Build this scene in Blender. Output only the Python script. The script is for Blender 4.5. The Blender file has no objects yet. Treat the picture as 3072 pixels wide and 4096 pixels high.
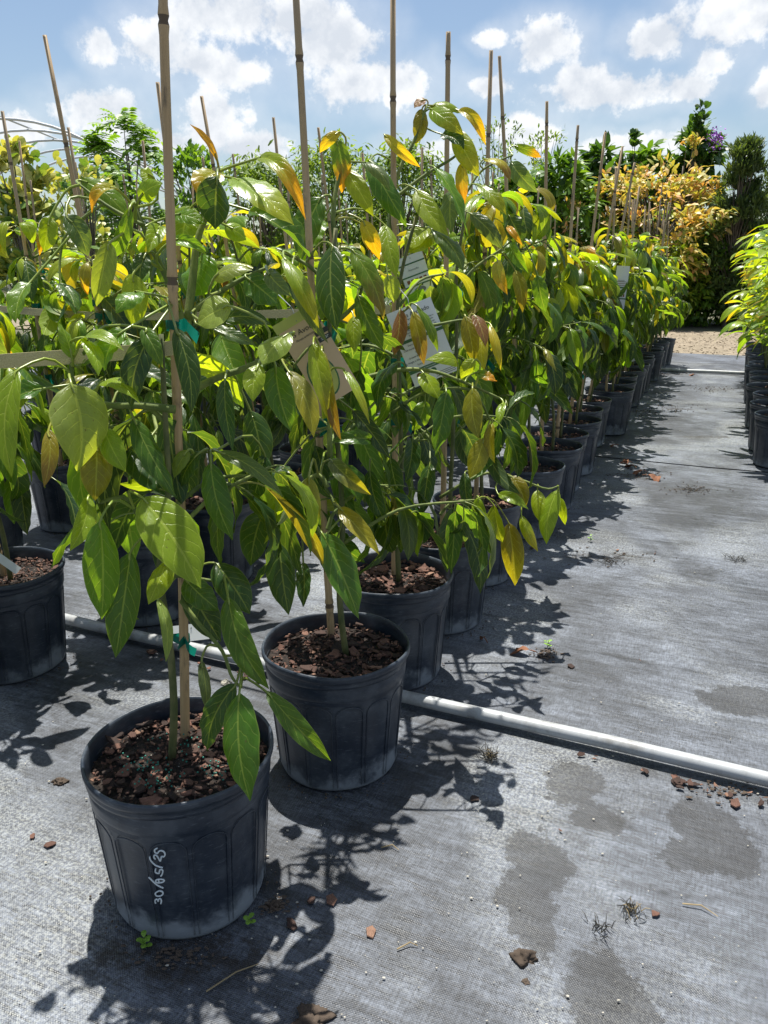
import bpy, bmesh, math, random
from mathutils import Vector, Matrix, noise as mnoise
R = math.radians
S = bpy.context.scene
C = S.collection

# ------------------------------------------------------------------ camera
FPX, CAMH, PITCH = 3077.0, 0.92, R(17.5)          # photograph is 3072 x 4096
cam_d = bpy.data.cameras.new('camera')
cam = bpy.data.objects.new('camera', cam_d); C.objects.link(cam)
cam.location = (0, 0, CAMH)
cam.rotation_euler = (R(90) - PITCH, 0, 0)
cam_d.sensor_fit = 'VERTICAL'; cam_d.sensor_height = 36.0
cam_d.lens = 36.0 * FPX / 4096.0
cam_d.clip_start = 0.05; cam_d.clip_end = 4000
S.camera = cam
S.render.resolution_x = 768; S.render.resolution_y = 1024

def ray(x, y):
    a = (x - 1536) / FPX; b = (2048 - y) / FPX
    return Vector((a, math.cos(PITCH) + b * math.sin(PITCH), -math.sin(PITCH) + b * math.cos(PITCH)))
def at_depth(x, y, d):                              # d: metres along the optical axis
    return Vector((0, 0, CAMH)) + ray(x, y) * d
def at_z(x, y, z=0.0):
    r = ray(x, y); t = (z - CAMH) / r.z
    return Vector((0, 0, CAMH)) + r * t
def at_Y(x, y, Y):
    r = ray(x, y); t = Y / r.y
    return Vector((0, 0, CAMH)) + r * t

# nursery grid: s runs along the rows, t across them
ROW = R(23.8)
U = Vector((math.sin(ROW), math.cos(ROW), 0)); V = Vector((math.cos(ROW), -math.sin(ROW), 0))
def st(s, t, z=0.0): return U * s + V * t + Vector((0, 0, z))

# ------------------------------------------------------------------ node helper
class G:
    def __init__(s, tree): s.t = tree; s.n = tree.nodes; s.l = tree.links
    def node(s, ty, ins=None, **kw):
        n = s.n.new(ty)
        for k, v in kw.items(): setattr(n, k, v)
        for k, v in (ins or {}).items(): s.put(n.inputs[k], v)
        return n
    def put(s, sock, v):
        if hasattr(v, 'is_output'): s.l.new(v, sock)
        elif isinstance(v, bpy.types.Node): s.l.new(v.outputs[0], sock)
        else:
            if isinstance(v, (tuple, list)) and len(v) == 3 and sock.type == 'RGBA': v = (*v, 1)
            sock.default_value = v
    def m(s, op, a, b=0.0, c=None, clamp=False):
        n = s.node('ShaderNodeMath', operation=op, use_clamp=clamp)
        s.put(n.inputs[0], a); s.put(n.inputs[1], b)
        if c is not None: s.put(n.inputs[2], c)
        return n.outputs[0]
    def vm(s, op, a, b=(0, 0, 0), c=None, out=0):
        n = s.node('ShaderNodeVectorMath', operation=op)
        s.put(n.inputs[0], a)
        if op != 'LENGTH': s.put(n.inputs[1], b)
        if c is not None: s.put(n.inputs[2], c)
        return n.outputs['Value'] if op in ('LENGTH', 'DOT_PRODUCT') else n.outputs[0]
    def mix(s, f, a, b, mode='MIX'):
        n = s.node('ShaderNodeMix', data_type='RGBA', blend_type=mode)
        s.put(n.inputs['Factor'], f); s.put(n.inputs['A'], a); s.put(n.inputs['B'], b)
        return n.outputs['Result']
    def ramp(s, x, a, b, lo=0.0, hi=1.0, smooth=True):
        n = s.node('ShaderNodeMapRange', interpolation_type='SMOOTHSTEP' if smooth else 'LINEAR')
        s.put(n.inputs[0], x); s.put(n.inputs[1], a); s.put(n.inputs[2], b); s.put(n.inputs[3], lo); s.put(n.inputs[4], hi)
        return n.outputs[0]
    def noise(s, vec, scale, detail=4, rough=.55, out='Fac', dist=0.0):
        n = s.node('ShaderNodeTexNoise', {'Scale': scale, 'Detail': detail, 'Roughness': rough, 'Distortion': dist})
        if vec is not None: s.put(n.inputs['Vector'], vec)
        return n.outputs[out]
    def obj(s): return s.node('ShaderNodeTexCoord').outputs['Object']
    def bump(s, h, strength=.5, dist=.005):
        return s.node('ShaderNodeBump', {'Height': h, 'Strength': strength, 'Distance': dist}).outputs[0]

def material(name):
    m = bpy.data.materials.new(name); m.use_nodes = True
    m.node_tree.nodes.clear()
    g = G(m.node_tree)
    return m, g, g.node('ShaderNodeOutputMaterial')
def simple(name, col, rough=.6, spec=.5, var=.25, scale=30, bump=.0, bscale=80, bdist=.002):
    m, g, out = material(name)
    p = g.obj()
    n = g.noise(p, scale)
    oi = g.node('ShaderNodeObjectInfo').outputs['Random']
    k = g.m('ADD', g.m('MULTIPLY', n, var * 2), g.m('ADD', g.m('MULTIPLY', oi, var), 1 - var * 1.5))
    c = g.mix(1.0, col, g.node('ShaderNodeCombineColor', {0: k, 1: k, 2: k}), 'MULTIPLY')
    b = g.node('ShaderNodeBsdfPrincipled', {'Base Color': c, 'Roughness': rough, 'Specular IOR Level': spec})
    if bump: g.put(b.inputs['Normal'], g.bump(g.noise(p, bscale), bump, bdist))
    g.put(out.inputs[0], b)
    return m

# ------------------------------------------------------------------ world, sun, exposure
SUN_EL, SUN_AZ = R(73), R(-6)                        # azimuth from +Y towards +X
def build_world():
    w = bpy.data.worlds.new('World'); S.world = w; w.use_nodes = True
    w.node_tree.nodes.clear(); g = G(w.node_tree)
    out = g.node('ShaderNodeOutputWorld')
    sky = g.node('ShaderNodeTexSky', sky_type='NISHITA', sun_disc=False)
    sky.sun_elevation = SUN_EL; sky.sun_rotation = SUN_AZ
    sky.air_density = 1.12; sky.dust_density = 1.0; sky.ozone_density = 1.8
    d = g.node('ShaderNodeTexCoord').outputs['Generated']
    sep = g.node('ShaderNodeSeparateXYZ', {0: d})
    az = g.m('ARCTAN2', sep.outputs[0], sep.outputs[1])
    el = g.m('ARCSINE', sep.outputs[2])
    base = g.node('ShaderNodeCombineXYZ', {0: az, 1: el, 2: 0.0}).outputs[0]
    wob = g.vm('SUBTRACT', g.noise(d, 20, 6, .62, 'Color'), (.5, .5, .5))
    p = g.vm('MULTIPLY_ADD', wob, (.034, .028, 0), base)
    clouds = [(640, 170, 150, 110), (860, 275, 240, 75), (900, 60, 260, 95), (1330, 190, 210, 140), (1470, 330, 250, 90),
              (1210, 60, 150, 90), (400, 430, 160, 75), (850, 470, 130, 120), (2190, 180, 140, 85), (1970, 150, 70, 30), (2620, 165, 120, 65),
              (2940, 60, 190, 110), (2440, 370, 290, 65), (2320, 320, 120, 55), (2750, 350, 90, 55), (2850, 240, 65, 40),
              (2130, 540, 140, 75), (2530, 590, 260, 60), (1590, 370, 80, 75), (1950, 340, 90, 40), (3070, 350, 55, 70),
              (1020, 590, 140, 60), (80, 520, 110, 60), (400, 190, 70, 60), (600, 560, 200, 50), (1700, 600, 150, 50)]
    field = None
    for (x, y, rx, ry) in clouds:
        r = ray(x, y).normalized(); a0 = math.atan2(r.x, r.y); e0 = math.asin(r.z)
        ra, re = rx / FPX * 1.08, ry / FPX * 1.10
        v = g.vm('MULTIPLY_ADD', p, (1 / ra, 1 / re, 0), (-a0 / ra, -e0 / re, 0))
        L = g.vm('LENGTH', v)
        field = L if field is None else g.m('SMOOTH_MIN', field, L, .3)
    f_in = g.m('SUBTRACT', 1.0, field)
    # beyond the view the same kind of cloud cover, from noise
    pl = g.node('ShaderNodeCombineXYZ', {0: g.m('DIVIDE', sep.outputs[0], g.m('ADD', g.m('MAXIMUM', sep.outputs[2], 0.0), .25)),
                                         1: g.m('DIVIDE', sep.outputs[1], g.m('ADD', g.m('MAXIMUM', sep.outputs[2], 0.0), .25)), 2: 0.0}).outputs[0]
    f_out = g.m('MULTIPLY', g.m('SUBTRACT', g.noise(pl, 2.2, 3), .55), 5.0)
    side = g.m('MAXIMUM', g.ramp(g.m('ABSOLUTE', az), .5, .62), g.ramp(el, .32, .42))
    f = g.m('ADD', g.m('MULTIPLY', f_in, g.m('SUBTRACT', 1.0, side)), g.m('MULTIPLY', f_out, side))
    fb = g.noise(d, 30, 8, .62)
    dens = g.ramp(g.m('ADD', f, g.m('MULTIPLY', g.m('SUBTRACT', fb, .5), 1.75)), .0, .5)
    fb2 = g.noise(g.vm('ADD', d, (0, 0, .012)), 30, 8, .62)
    lowa = g.noise(d, 13, 3, .5); lowb = g.noise(g.vm('ADD', d, (0, 0, .03)), 13, 3, .5)
    rel = g.m('ADD', g.m('MULTIPLY', g.m('SUBTRACT', fb, fb2), 2.0), g.m('ADD', g.m('MULTIPLY', g.m('SUBTRACT', lowa, lowb), 2.4), g.m('MULTIPLY', g.m('SUBTRACT', .55, f), .35)))
    sh = g.m('ADD', .5, rel, clamp=True)
    ccol = g.mix(sh, (6.2, 6.6, 7.2), (9.0, 9.1, 9.2))
    hz = g.ramp(el, 0.0, .3, 1.0, 0.0)
    skyc = g.mix(1.0, sky.outputs[0], (1.0, 1.0, 1.0), 'MULTIPLY')
    thin = g.ramp(g.m('ADD', f, g.m('MULTIPLY', g.m('SUBTRACT', lowa, .5), 1.5)), -.75, .45, 0.0, .30)
    mixd = g.mix(g.m('MAXIMUM', g.m('MULTIPLY', dens, .95), thin), skyc, ccol)
    bg = g.node('ShaderNodeBackground', {'Color': mixd, 'Strength': SKY_STRENGTH})
    g.put(out.inputs[0], bg)
SKY_STRENGTH = .07
build_world()
sun_d = bpy.data.lights.new('sun', 'SUN'); sun_d.energy = 5.0; sun_d.angle = R(.53); sun_d.color = (1, .96, .89)
sun = bpy.data.objects.new('sun', sun_d); C.objects.link(sun)
sdir = Vector((math.sin(SUN_AZ) * math.cos(SUN_EL), math.cos(SUN_AZ) * math.cos(SUN_EL), math.sin(SUN_EL)))
sun.rotation_euler = sdir.to_track_quat('Z', 'Y').to_euler(); sun.location = (0, 0, 20)
vs = S.view_settings
vs.view_transform = 'Standard'; vs.look = 'None'; vs.exposure = 0.78; vs.gamma = 1.0; vs.use_curve_mapping = False

# ------------------------------------------------------------------ object helpers
def mesh(name, verts, faces, mats=(), smooth=False, uvs=None, midx=None):
    me = bpy.data.meshes.new(name); me.from_pydata([tuple(v) for v in verts], [], faces)
    for m in mats: me.materials.append(m)
    if uvs:
        lay = me.uv_layers.new(name='uv')
        for lp in me.loops: lay.data[lp.index].uv = uvs[lp.vertex_index]
    if midx: me.polygons.foreach_set('material_index', midx)
    if smooth: me.polygons.foreach_set('use_smooth', [True] * len(me.polygons))
    me.update(); return me
def put(name, me, parent=None, mat=None, loc=None):
    o = bpy.data.objects.new(name, me); C.objects.link(o)
    if parent is not None: o.parent = parent
    if mat is not None: o.matrix_local = mat
    elif loc is not None: o.location = loc
    return o
def empty(name, loc, rz=0): 
    o = bpy.data.objects.new(name, None); C.objects.link(o); o.location = loc; o.rotation_euler = (0, 0, rz); o.empty_display_size = .1
    return o
def tag(o, label=None, cat=None, group=None, kind=None):
    if label: o['label'] = label
    if cat: o['category'] = cat
    if group: o['group'] = group
    if kind: o['kind'] = kind
    return o

class MB:
    def __init__(s): s.v = []; s.f = []; s.mi = []
    def add(s, vs, fs, mi=0):
        b = len(s.v); s.v += [tuple(v) for v in vs]; s.f += [[b + i for i in f] for f in fs]; s.mi += [mi] * len(fs)
    def tube(s, pts, rad, n=8, mi=0, cap=True):
        pts = [Vector(p) for p in pts]
        if not hasattr(rad, '__len__'): rad = [rad] * len(pts)
        vs, fs = [], []
        ref = None
        for i, p in enumerate(pts):
            d = (pts[min(i + 1, len(pts) - 1)] - pts[max(i - 1, 0)]).normalized()
            if ref is None: ref = d.orthogonal().normalized()
            x = (ref - d * ref.dot(d)).normalized(); ref = x; y = d.cross(x)
            for k in range(n):
                a = 2 * math.pi * k / n; vs.append(p + (x * math.cos(a) + y * math.sin(a)) * rad[i])
        for i in range(len(pts) - 1):
            for k in range(n):
                fs.append([i * n + k, i * n + (k + 1) % n, (i + 1) * n + (k + 1) % n, (i + 1) * n + k])
        if cap:
            fs.append(list(range(n))[::-1]); fs.append([(len(pts) - 1) * n + k for k in range(n)])
        s.add(vs, fs, mi)
    def lathe(s, prof, n=48, mi=0):
        vs, fs = [], []
        for (r, z) in prof:
            for k in range(n):
                a = 2 * math.pi * k / n; vs.append((r * math.cos(a), r * math.sin(a), z))
        for i in range(len(prof) - 1):
            for k in range(n):
                fs.append([i * n + k, i * n + (k + 1) % n, (i + 1) * n + (k + 1) % n, (i + 1) * n + k])
        s.add(vs, fs, mi)
    def box(s, c, d, mi=0, M=None):
        c = Vector(c); vs = []
        for z in (-1, 1):
            for y in (-1, 1):
                for x in (-1, 1):
                    q = Vector((x * d[0] / 2, y * d[1] / 2, z * d[2] / 2))
                    if M is not None: q = M @ q
                    vs.append(c + q)
        s.add(vs, [[0, 2, 3, 1], [4, 5, 7, 6], [0, 1, 5, 4], [2, 6, 7, 3], [0, 4, 6, 2], [1, 3, 7, 5]], mi)
    def mesh(s, name, mats, smooth=False): return mesh(name, s.v, s.f, mats, smooth, None, s.mi)

# ------------------------------------------------------------------ ground
def mat_fabric():
    m, g, out = material('woven_weed_fabric')
    geo = g.node('ShaderNodeNewGeometry').outputs['Position']
    pr = g.node('ShaderNodeMapping', {'Vector': geo, 'Rotation': (0, 0, ROW)}).outputs[0]   # x across the rows, y along them
    def scaled(v): return g.vm('MULTIPLY', pr, v)
    # threads
    th_a = g.noise(scaled((1, .16, 1)), 330, 3, .6); th_b = g.noise(scaled((.16, 1, 1)), 330, 3, .6)
    thread = g.m('MULTIPLY', g.m('ADD', th_a, th_b), .5)
    grid = g.m('MULTIPLY', g.m('SINE', g.m('MULTIPLY', g.node('ShaderNodeSeparateXYZ', {0: pr}).outputs[0], 1500.)),
               g.m('SINE', g.m('MULTIPLY', g.node('ShaderNodeSeparateXYZ', {0: pr}).outputs[1], 1500.)))
    streak = g.noise(scaled((1, 5.5, 1)), 7.5, 6, .62)
    streak2 = g.noise(scaled((1.2, 9, 1)), 16, 7, .75)
    big = g.noise(pr, 1.7, 5, .6, dist=.6)
    mid = g.noise(pr, 6.5, 5, .62, dist=.3)
    fine = g.noise(pr, 60, 5, .7)
    dust = g.m('ADD', g.m('MULTIPLY', big, .9), g.m('ADD', g.m('MULTIPLY', mid, .5), g.m('MULTIPLY', streak, .5)))
    dustm = g.ramp(dust, .74, 1.22)
    bright = g.m('ADD', g.m('MULTIPLY', dustm, .122), .028)
    val = g.m('MULTIPLY', bright, g.ramp(thread, .36, .64, .45, 1.6, False))
    val = g.m('MULTIPLY', val, g.ramp(fine, .3, .7, .8, 1.2, False))
    # pale dried mineral crust in patches, speckled
    crust = g.m('MULTIPLY', g.ramp(g.noise(pr, 1.6, 4, .55, dist=.8), .48, .64), g.ramp(g.noise(pr, 170, 4, .75), .45, .60))
    val = g.m('ADD', val, g.m('MULTIPLY', crust, .10))
    # frayed dark streaks
    dk = g.m('MULTIPLY', g.ramp(streak2, .49, .62), g.ramp(g.noise(pr, 3.1, 3, .5), .38, .58))
    dk = g.m('MAXIMUM', dk, g.m('MULTIPLY', g.ramp(g.noise(scaled((.5, 5, 1)), 5.5, 7, .72), .52, .66), .75))
    val = g.m('MULTIPLY', val, g.m('SUBTRACT', 1.0, g.m('MULTIPLY', dk, .62)))
    # damp stains
    wob = g.vm('SUBTRACT', g.noise(pr, 14, 10, .78, 'Color'), (.5, .5, .5))
    q = g.vm('MULTIPLY_ADD', wob, (.15, .15, 0), g.vm('MULTIPLY', geo, (1, 1, 0)))
    stain = None
    for (x, y, rx, ry) in [(2150, 3440, .05, .075), (2110, 3640, .042, .085), (2290, 3130, .055, .07), (2380, 3270, .055, .04), (2850, 3330, .06, .10),
                           (2770, 3430, .05, .04), (2440, 4020, .055, .09), (2950, 2800, .09, .07)]:
        c = at_z(x, y)
        L = g.vm('LENGTH', g.vm('MULTIPLY_ADD', q, (1 / rx, 1 / ry, 0), (-c.x / rx, -c.y / ry, 0)))
        stain = L if stain is None else g.m('MINIMUM', stain, L)
    sm = g.m('MULTIPLY', g.ramp(stain, 1.05, .93), g.ramp(fine, .25, .6, .8, 1.0))
    # soil worked into the weave in broken patches
    dirt = None
    for (x, y, rx, ry) in [(2420, 2230, .16, .035), (2560, 1900, .16, .05), (2760, 1960, .10, .03), (2700, 1640, .14, .05), (2850, 1560, .16, .06), (2560, 1650, .12, .05), (2640, 1500, .25, .06), (2830, 1750, .18, .04), (2180, 2620, .04, .03), (700, 3830, .16, .05)]:
        c = at_z(x, y)
        L = g.vm('LENGTH', g.vm('MULTIPLY_ADD', q, (1 / rx, 1 / ry, 0), (-c.x / rx, -c.y / ry, 0)))
        dirt = L if dirt is None else g.m('MINIMUM', dirt, L)
    dirtm = g.m('MULTIPLY', g.ramp(dirt, 1.25, .55), g.ramp(g.noise(pr, 38, 6, .75), .42, .58))
    sep = g.node('ShaderNodeSeparateXYZ', {0: pr})
    col = g.node('ShaderNodeCombineColor', {0: g.m('MULTIPLY', val, .88), 1: g.m('MULTIPLY', val, 1.0), 2: g.m('MULTIPLY', val, 1.2)}).outputs[0]
    cr = g.mix(g.m('MULTIPLY', crust, .35), col, (.34, .34, .27))
    colr = g.mix(sm, cr, g.mix(1.0, cr, (.36, .35, .335), 'MULTIPLY'))
    colr = g.mix(g.m('MULTIPLY', dirtm, .85), colr, (.022, .018, .014))
    b = g.node('ShaderNodeBsdfPrincipled', {'Base Color': colr, 'Roughness': g.m('SUBTRACT', .58, g.m('MULTIPLY', dk, .2)), 'Specular IOR Level': .55})
    h = g.m('ADD', g.m('MULTIPLY', thread, .6), g.m('ADD', g.m('MULTIPLY', grid, .12), g.m('MULTIPLY', streak, .8)))
    g.put(b.inputs['Normal'], g.bump(h, .55, .004))
    g.put(out.inputs[0], b)
    return m
def mat_gravel():
    m, g, out = material('pale_gravel')
    p = g.node('ShaderNodeNewGeometry').outputs['Position']
    v = g.node('ShaderNodeTexVoronoi', {'Vector': p, 'Scale': 38.0})
    r = g.node('ShaderNodeSeparateColor', {0: v.outputs['Color']}).outputs[0]
    c = g.mix(r, (.11, .085, .055), (.34, .28, .195))
    c = g.mix(g.ramp(g.noise(p, 1.1, 4), .45, .65), c, (.22, .18, .12))
    b = g.node('ShaderNodeBsdfPrincipled', {'Base Color': c, 'Roughness': .9})
    g.put(b.inputs['Normal'], g.bump(v.outputs['Distance'], .8, .02))
    g.put(out.inputs[0], b); return m
def mat_earth():
    m, g, out = material('sandy_earth')
    p = g.node('ShaderNodeNewGeometry').outputs['Position']
    c = g.mix(g.ramp(g.noise(p, .35, 5), .4, .6), (.10, .085, .05), (.05, .08, .025))
    c = g.mix(g.noise(p, 12, 4), c, (.12, .10, .07))
    b = g.node('ShaderNodeBsdfPrincipled', {'Base Color': c, 'Roughness': .95})
    g.put(b.inputs['Normal'], g.bump(g.noise(p, 20), .6, .03))
    g.put(out.inputs[0], b); return m
M_FAB, M_GRAVEL, M_EARTH = mat_fabric(), mat_gravel(), mat_earth()

def sheet(name, s0, s1, t0, t1, z, ns, nt, mat, amp=0.0, kind='structure'):
    vs, fs = [], []
    for i in range(ns + 1):
        for j in range(nt + 1):
            s = s0 + (s1 - s0) * i / ns; t = t0 + (t1 - t0) * j / nt
            p = st(s, t)
            w = (mnoise.noise(Vector((p.x * 2.2, p.y * 2.2, 0))) * .6 + mnoise.noise(Vector((s * 7.0, t * 1.6, 3))) * .4) * amp if amp else 0
            vs.append((p.x, p.y, z + w))
    for i in range(ns):
        for j in range(nt):
            a = i * (nt + 1) + j; fs.append([a, a + 1, a + nt + 2, a + nt + 1])
    o = put(name, mesh(name, vs, fs, [mat], True)); o['kind'] = kind
    return o
sheet('ground', -900, 1800, -1300, 1300, -.03, 1, 1, M_EARTH)
sheet('weed_fabric', -2.2, 4.03, -8.2, 2.6, 0.0, 150, 240, M_FAB, .0035)
sheet('weed_fabric', 3.97, 9.58, -8.2, 2.6, .0045, 120, 200, M_FAB, .0035)
sheet('gravel_path', 9.5, 13.4, -14, 9, -.012, 60, 200, M_GRAVEL, .012)

# ------------------------------------------------------------------ materials for plants and pots
def mat_leaf(name, narrow=False, gloss=.30):
    m, g, out = material(name)
    uv = g.node('ShaderNodeUVMap', uv_map='uv').outputs[0]
    sp = g.node('ShaderNodeSeparateXYZ', {0: uv}); u, v = sp.outputs[0], sp.outputs[1]
    oi = g.node('ShaderNodeObjectInfo')
    base = oi.outputs['Color']
    tip = g.node('ShaderNodeAttribute', attribute_type='OBJECT', attribute_name='tip')
    tipw = g.node('ShaderNodeAttribute', attribute_type='OBJECT', attribute_name='tipw').outputs['Fac']
    a = g.m('ABSOLUTE', g.m('MULTIPLY', g.m('SUBTRACT', u, .5), 2.0))
    side = g.m('GREATER_THAN', u, .5)
    vec = g.node('ShaderNodeCombineXYZ', {0: u, 1: v, 2: g.m('MULTIPLY', oi.outputs['Random'], 40.0)}).outputs[0]
    nz = g.noise(vec, 5, 4); nf = g.noise(vec, 26, 4, .65)
    blade = g.ramp(v, -.02, .02)
    # veins
    mid = g.ramp(a, .035, .075, 1.0, 0.0)
    q = g.m('ADD', g.m('MULTIPLY', g.m('SUBTRACT', v, g.m('MULTIPLY', g.m('POWER', a, 1.25), .26)), 6.6), g.m('ADD', g.m('MULTIPLY', side, .42), g.m('MULTIPLY', nz, .7)))
    fr = g.m('ABSOLUTE', g.m('SUBTRACT', g.m('FRACT', q), .5))
    lat = g.m('MULTIPLY', g.ramp(fr, .0, .07, 1.0, 0.0), g.ramp(a, .75, 1.0, 1.0, .15))
    vein = g.m('MAXIMUM', mid, g.m('MULTIPLY', lat, .8))
    edge = g.ramp(a, .93, .99)
    col = g.mix(g.m('MULTIPLY', tipw, g.ramp(g.m('ADD', v, g.m('MULTIPLY', g.m('SUBTRACT', nz, .5), .5)), .35, .8)), base, tip.outputs['Color'])
    k = g.m('ADD', .62, g.m('ADD', g.m('MULTIPLY', nz, .5), g.m('MULTIPLY', nf, .28)))
    col = g.mix(1.0, col, g.node('ShaderNodeCombineColor', {0: k, 1: k, 2: k}), 'MULTIPLY')
    light = g.mix(.55, g.mix(1.0, col, (1.9, 1.75, 1.4), 'MULTIPLY'), (.40, .46, .13))
    col = g.mix(g.m('MULTIPLY', g.m('MAXIMUM', vein, g.m('MULTIPLY', edge, .6)), .62), col, light)
    # a few brown necrotic specks
    sp2 = g.ramp(g.noise(vec, 17, 2, .5), .70, .73)
    col = g.mix(g.m('MULTIPLY', sp2, .7), col, (.10, .06, .025))
    pet = g.mix(.6, base, (.26, .30, .05))
    col = g.mix(blade, pet, col)
    back = g.node('ShaderNodeNewGeometry').outputs['Backfacing']
    hsv = g.node('ShaderNodeHueSaturation', {'Saturation': .88, 'Value': 1.2, 'Color': col})
    colr = g.mix(back, col, hsv.outputs[0])
    height = g.m('ADD', g.m('MULTIPLY', g.m('ADD', g.m('MULTIPLY', lat, .5), mid), -1.0), g.m('MULTIPLY', nz, 1.3))
    quilt = g.m('MULTIPLY', g.m('POWER', fr, .5), .5)
    nrm = g.bump(g.m('ADD', height, quilt), .38, .0014)
    rg = g.m('ADD', g.m('ADD', gloss, g.m('MULTIPLY', back, .25)), g.m('MULTIPLY', g.m('SUBTRACT', nf, .5), .25))
    b = g.node('ShaderNodeBsdfPrincipled', {'Base Color': colr, 'Roughness': rg, 'Specular IOR Level': .5, 'Normal': nrm})
    tcol = g.mix(1.0, col, (2.5, 2.15, .55), 'MULTIPLY')
    tcol = g.mix(.12, tcol, (.45, .52, .02))
    tr = g.node('ShaderNodeBsdfTranslucent', {'Color': tcol, 'Normal': nrm})
    mx = g.node('ShaderNodeMixShader', {0: g.m('MULTIPLY', blade, .52), 1: b.outputs[0], 2: tr.outputs[0]})
    g.put(out.inputs[0], mx.outputs[0])
    return m
def mat_bgleaf(name, cols, trans=.3, rough=.45, scale=1.2):
    m, g, out = material(name)
    geo = g.node('ShaderNodeNewGeometry')
    r = geo.outputs['Random Per Island']
    rp = g.node('ShaderNodeValToRGB'); e = rp.color_ramp.elements
    while len(e) < len(cols): e.new(.5)
    for i, c in enumerate(cols): e[i].position = i / max(1, len(cols) - 1); e[i].color = (*c, 1)
    n = g.noise(geo.outputs['Position'], scale, 3)
    g.put(rp.inputs[0], g.m('ADD', g.m('MULTIPLY', r, .62), g.m('MULTIPLY', g.m('SUBTRACT', n, .3), .9), clamp=True))
    col = rp.outputs[0]
    b = g.node('ShaderNodeBsdfPrincipled', {'Base Color': col, 'Roughness': rough, 'Specular IOR Level': .45})
    tr = g.node('ShaderNodeBsdfTranslucent', {'Color': g.mix(1.0, col, (2.0, 1.9, .6), 'MULTIPLY')})
    mx = g.node('ShaderNodeMixShader', {0: trans, 1: b.outputs[0], 2: tr.outputs[0]})
    g.put(out.inputs[0], mx.outputs[0]); return m
def mat_bark(name, c1, c2, scale=25):
    m, g, out = material(name)
    p = g.obj()
    n = g.noise(g.vm('MULTIPLY', p, (1, 1, .35)), scale, 6, .65)
    c = g.mix(g.ramp(n, .38, .64), c1, c2)
    b = g.node('ShaderNodeBsdfPrincipled', {'Base Color': c, 'Roughness': .75})
    g.put(b.inputs['Normal'], g.bump(n, .5, .004)); g.put(out.inputs[0], b); return m
def mat_cane():
    m, g, out = material('dry_bamboo')
    p = g.obj(); oi = g.node('ShaderNodeObjectInfo').outputs['Random']
    fib = g.noise(g.vm('MULTIPLY', p, (1, 1, .03)), 320, 4, .6)
    blot = g.noise(g.vm('ADD', g.vm('MULTIPLY', p, (1, 1, .35)), g.node('ShaderNodeCombineXYZ', {0: g.m('MULTIPLY', oi, 9.), 1: 0., 2: 0.})), 34, 6, .7)
    z = g.node('ShaderNodeSeparateXYZ', {0: p}).outputs[2]
    c = g.mix(oi, (.50, .34, .17), (.57, .42, .24))
    c = g.mix(g.ramp(fib, .3, .7), g.mix(1., c, (.78, .76, .74), 'MULTIPLY'), c)
    c = g.mix(g.m('MULTIPLY', g.ramp(blot, .56, .70), .75), c, (.05, .042, .035))
    w = g.m('MULTIPLY', g.ramp(z, .55, 1.2), g.ramp(oi, .1, .7, .25, .8))          # weathered grey towards the top
    c = g.mix(g.m('MULTIPLY', w, .8), c, (.20, .16, .12))
    b = g.node('ShaderNodeBsdfPrincipled', {'Base Color': c, 'Roughness': .55})
    g.put(b.inputs['Normal'], g.bump(fib, .25, .001)); g.put(out.inputs[0], b); return m
def mat_pot():
    m, g, out = material('dusty_black_plastic')
    p = g.obj(); z = g.node('ShaderNodeSeparateXYZ', {0: p}).outputs[2]
    oi = g.node('ShaderNodeObjectInfo').outputs['Random']
    pp = g.vm('ADD', p, g.node('ShaderNodeCombineXYZ', {0: g.m('MULTIPLY', oi, 11.), 1: 0., 2: 0.}))
    n = g.noise(pp, 14, 6, .65); sc = g.noise(g.vm('MULTIPLY', pp, (1, 1, 6)), 60, 4, .7)
    dust = g.m('ADD', g.m('MULTIPLY', g.ramp(g.m('ADD', z, g.m('MULTIPLY', g.m('SUBTRACT', n, .5), .20)), .05, .005), .75),
               g.m('ADD', g.m('MULTIPLY', g.ramp(n, .40, .75), .20), g.m('MULTIPLY', g.ramp(sc, .56, .70), .24)), clamp=True)
    c = g.mix(dust, (.018, .026, .040), (.24, .27, .30))
    b = g.node('ShaderNodeBsdfPrincipled', {'Base Color': c, 'Roughness': g.m('ADD', .33, g.m('MULTIPLY', dust, .45)), 'Specular IOR Level': .5})
    g.put(b.inputs['Normal'], g.bump(g.m('ADD', n, g.m('MULTIPLY', sc, .3)), .18, .004))
    g.put(out.inputs[0], b); return m
def mat_soil():
    m, g, out = material('dark_potting_soil')
    p = g.obj(); n = g.noise(p, 70, 5, .7)
    c = g.mix(g.ramp(n, .4, .7), (.008, .006, .005), (.045, .028, .02))
    c = g.mix(g.ramp(g.noise(p, 260, 2), .70, .74), c, (.4, .38, .33))
    b = g.node('ShaderNodeBsdfPrincipled', {'Base Color': c, 'Roughness': .95})
    g.put(b.inputs['Normal'], g.bump(n, 1., .01)); g.put(out.inputs[0], b); return m
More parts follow.
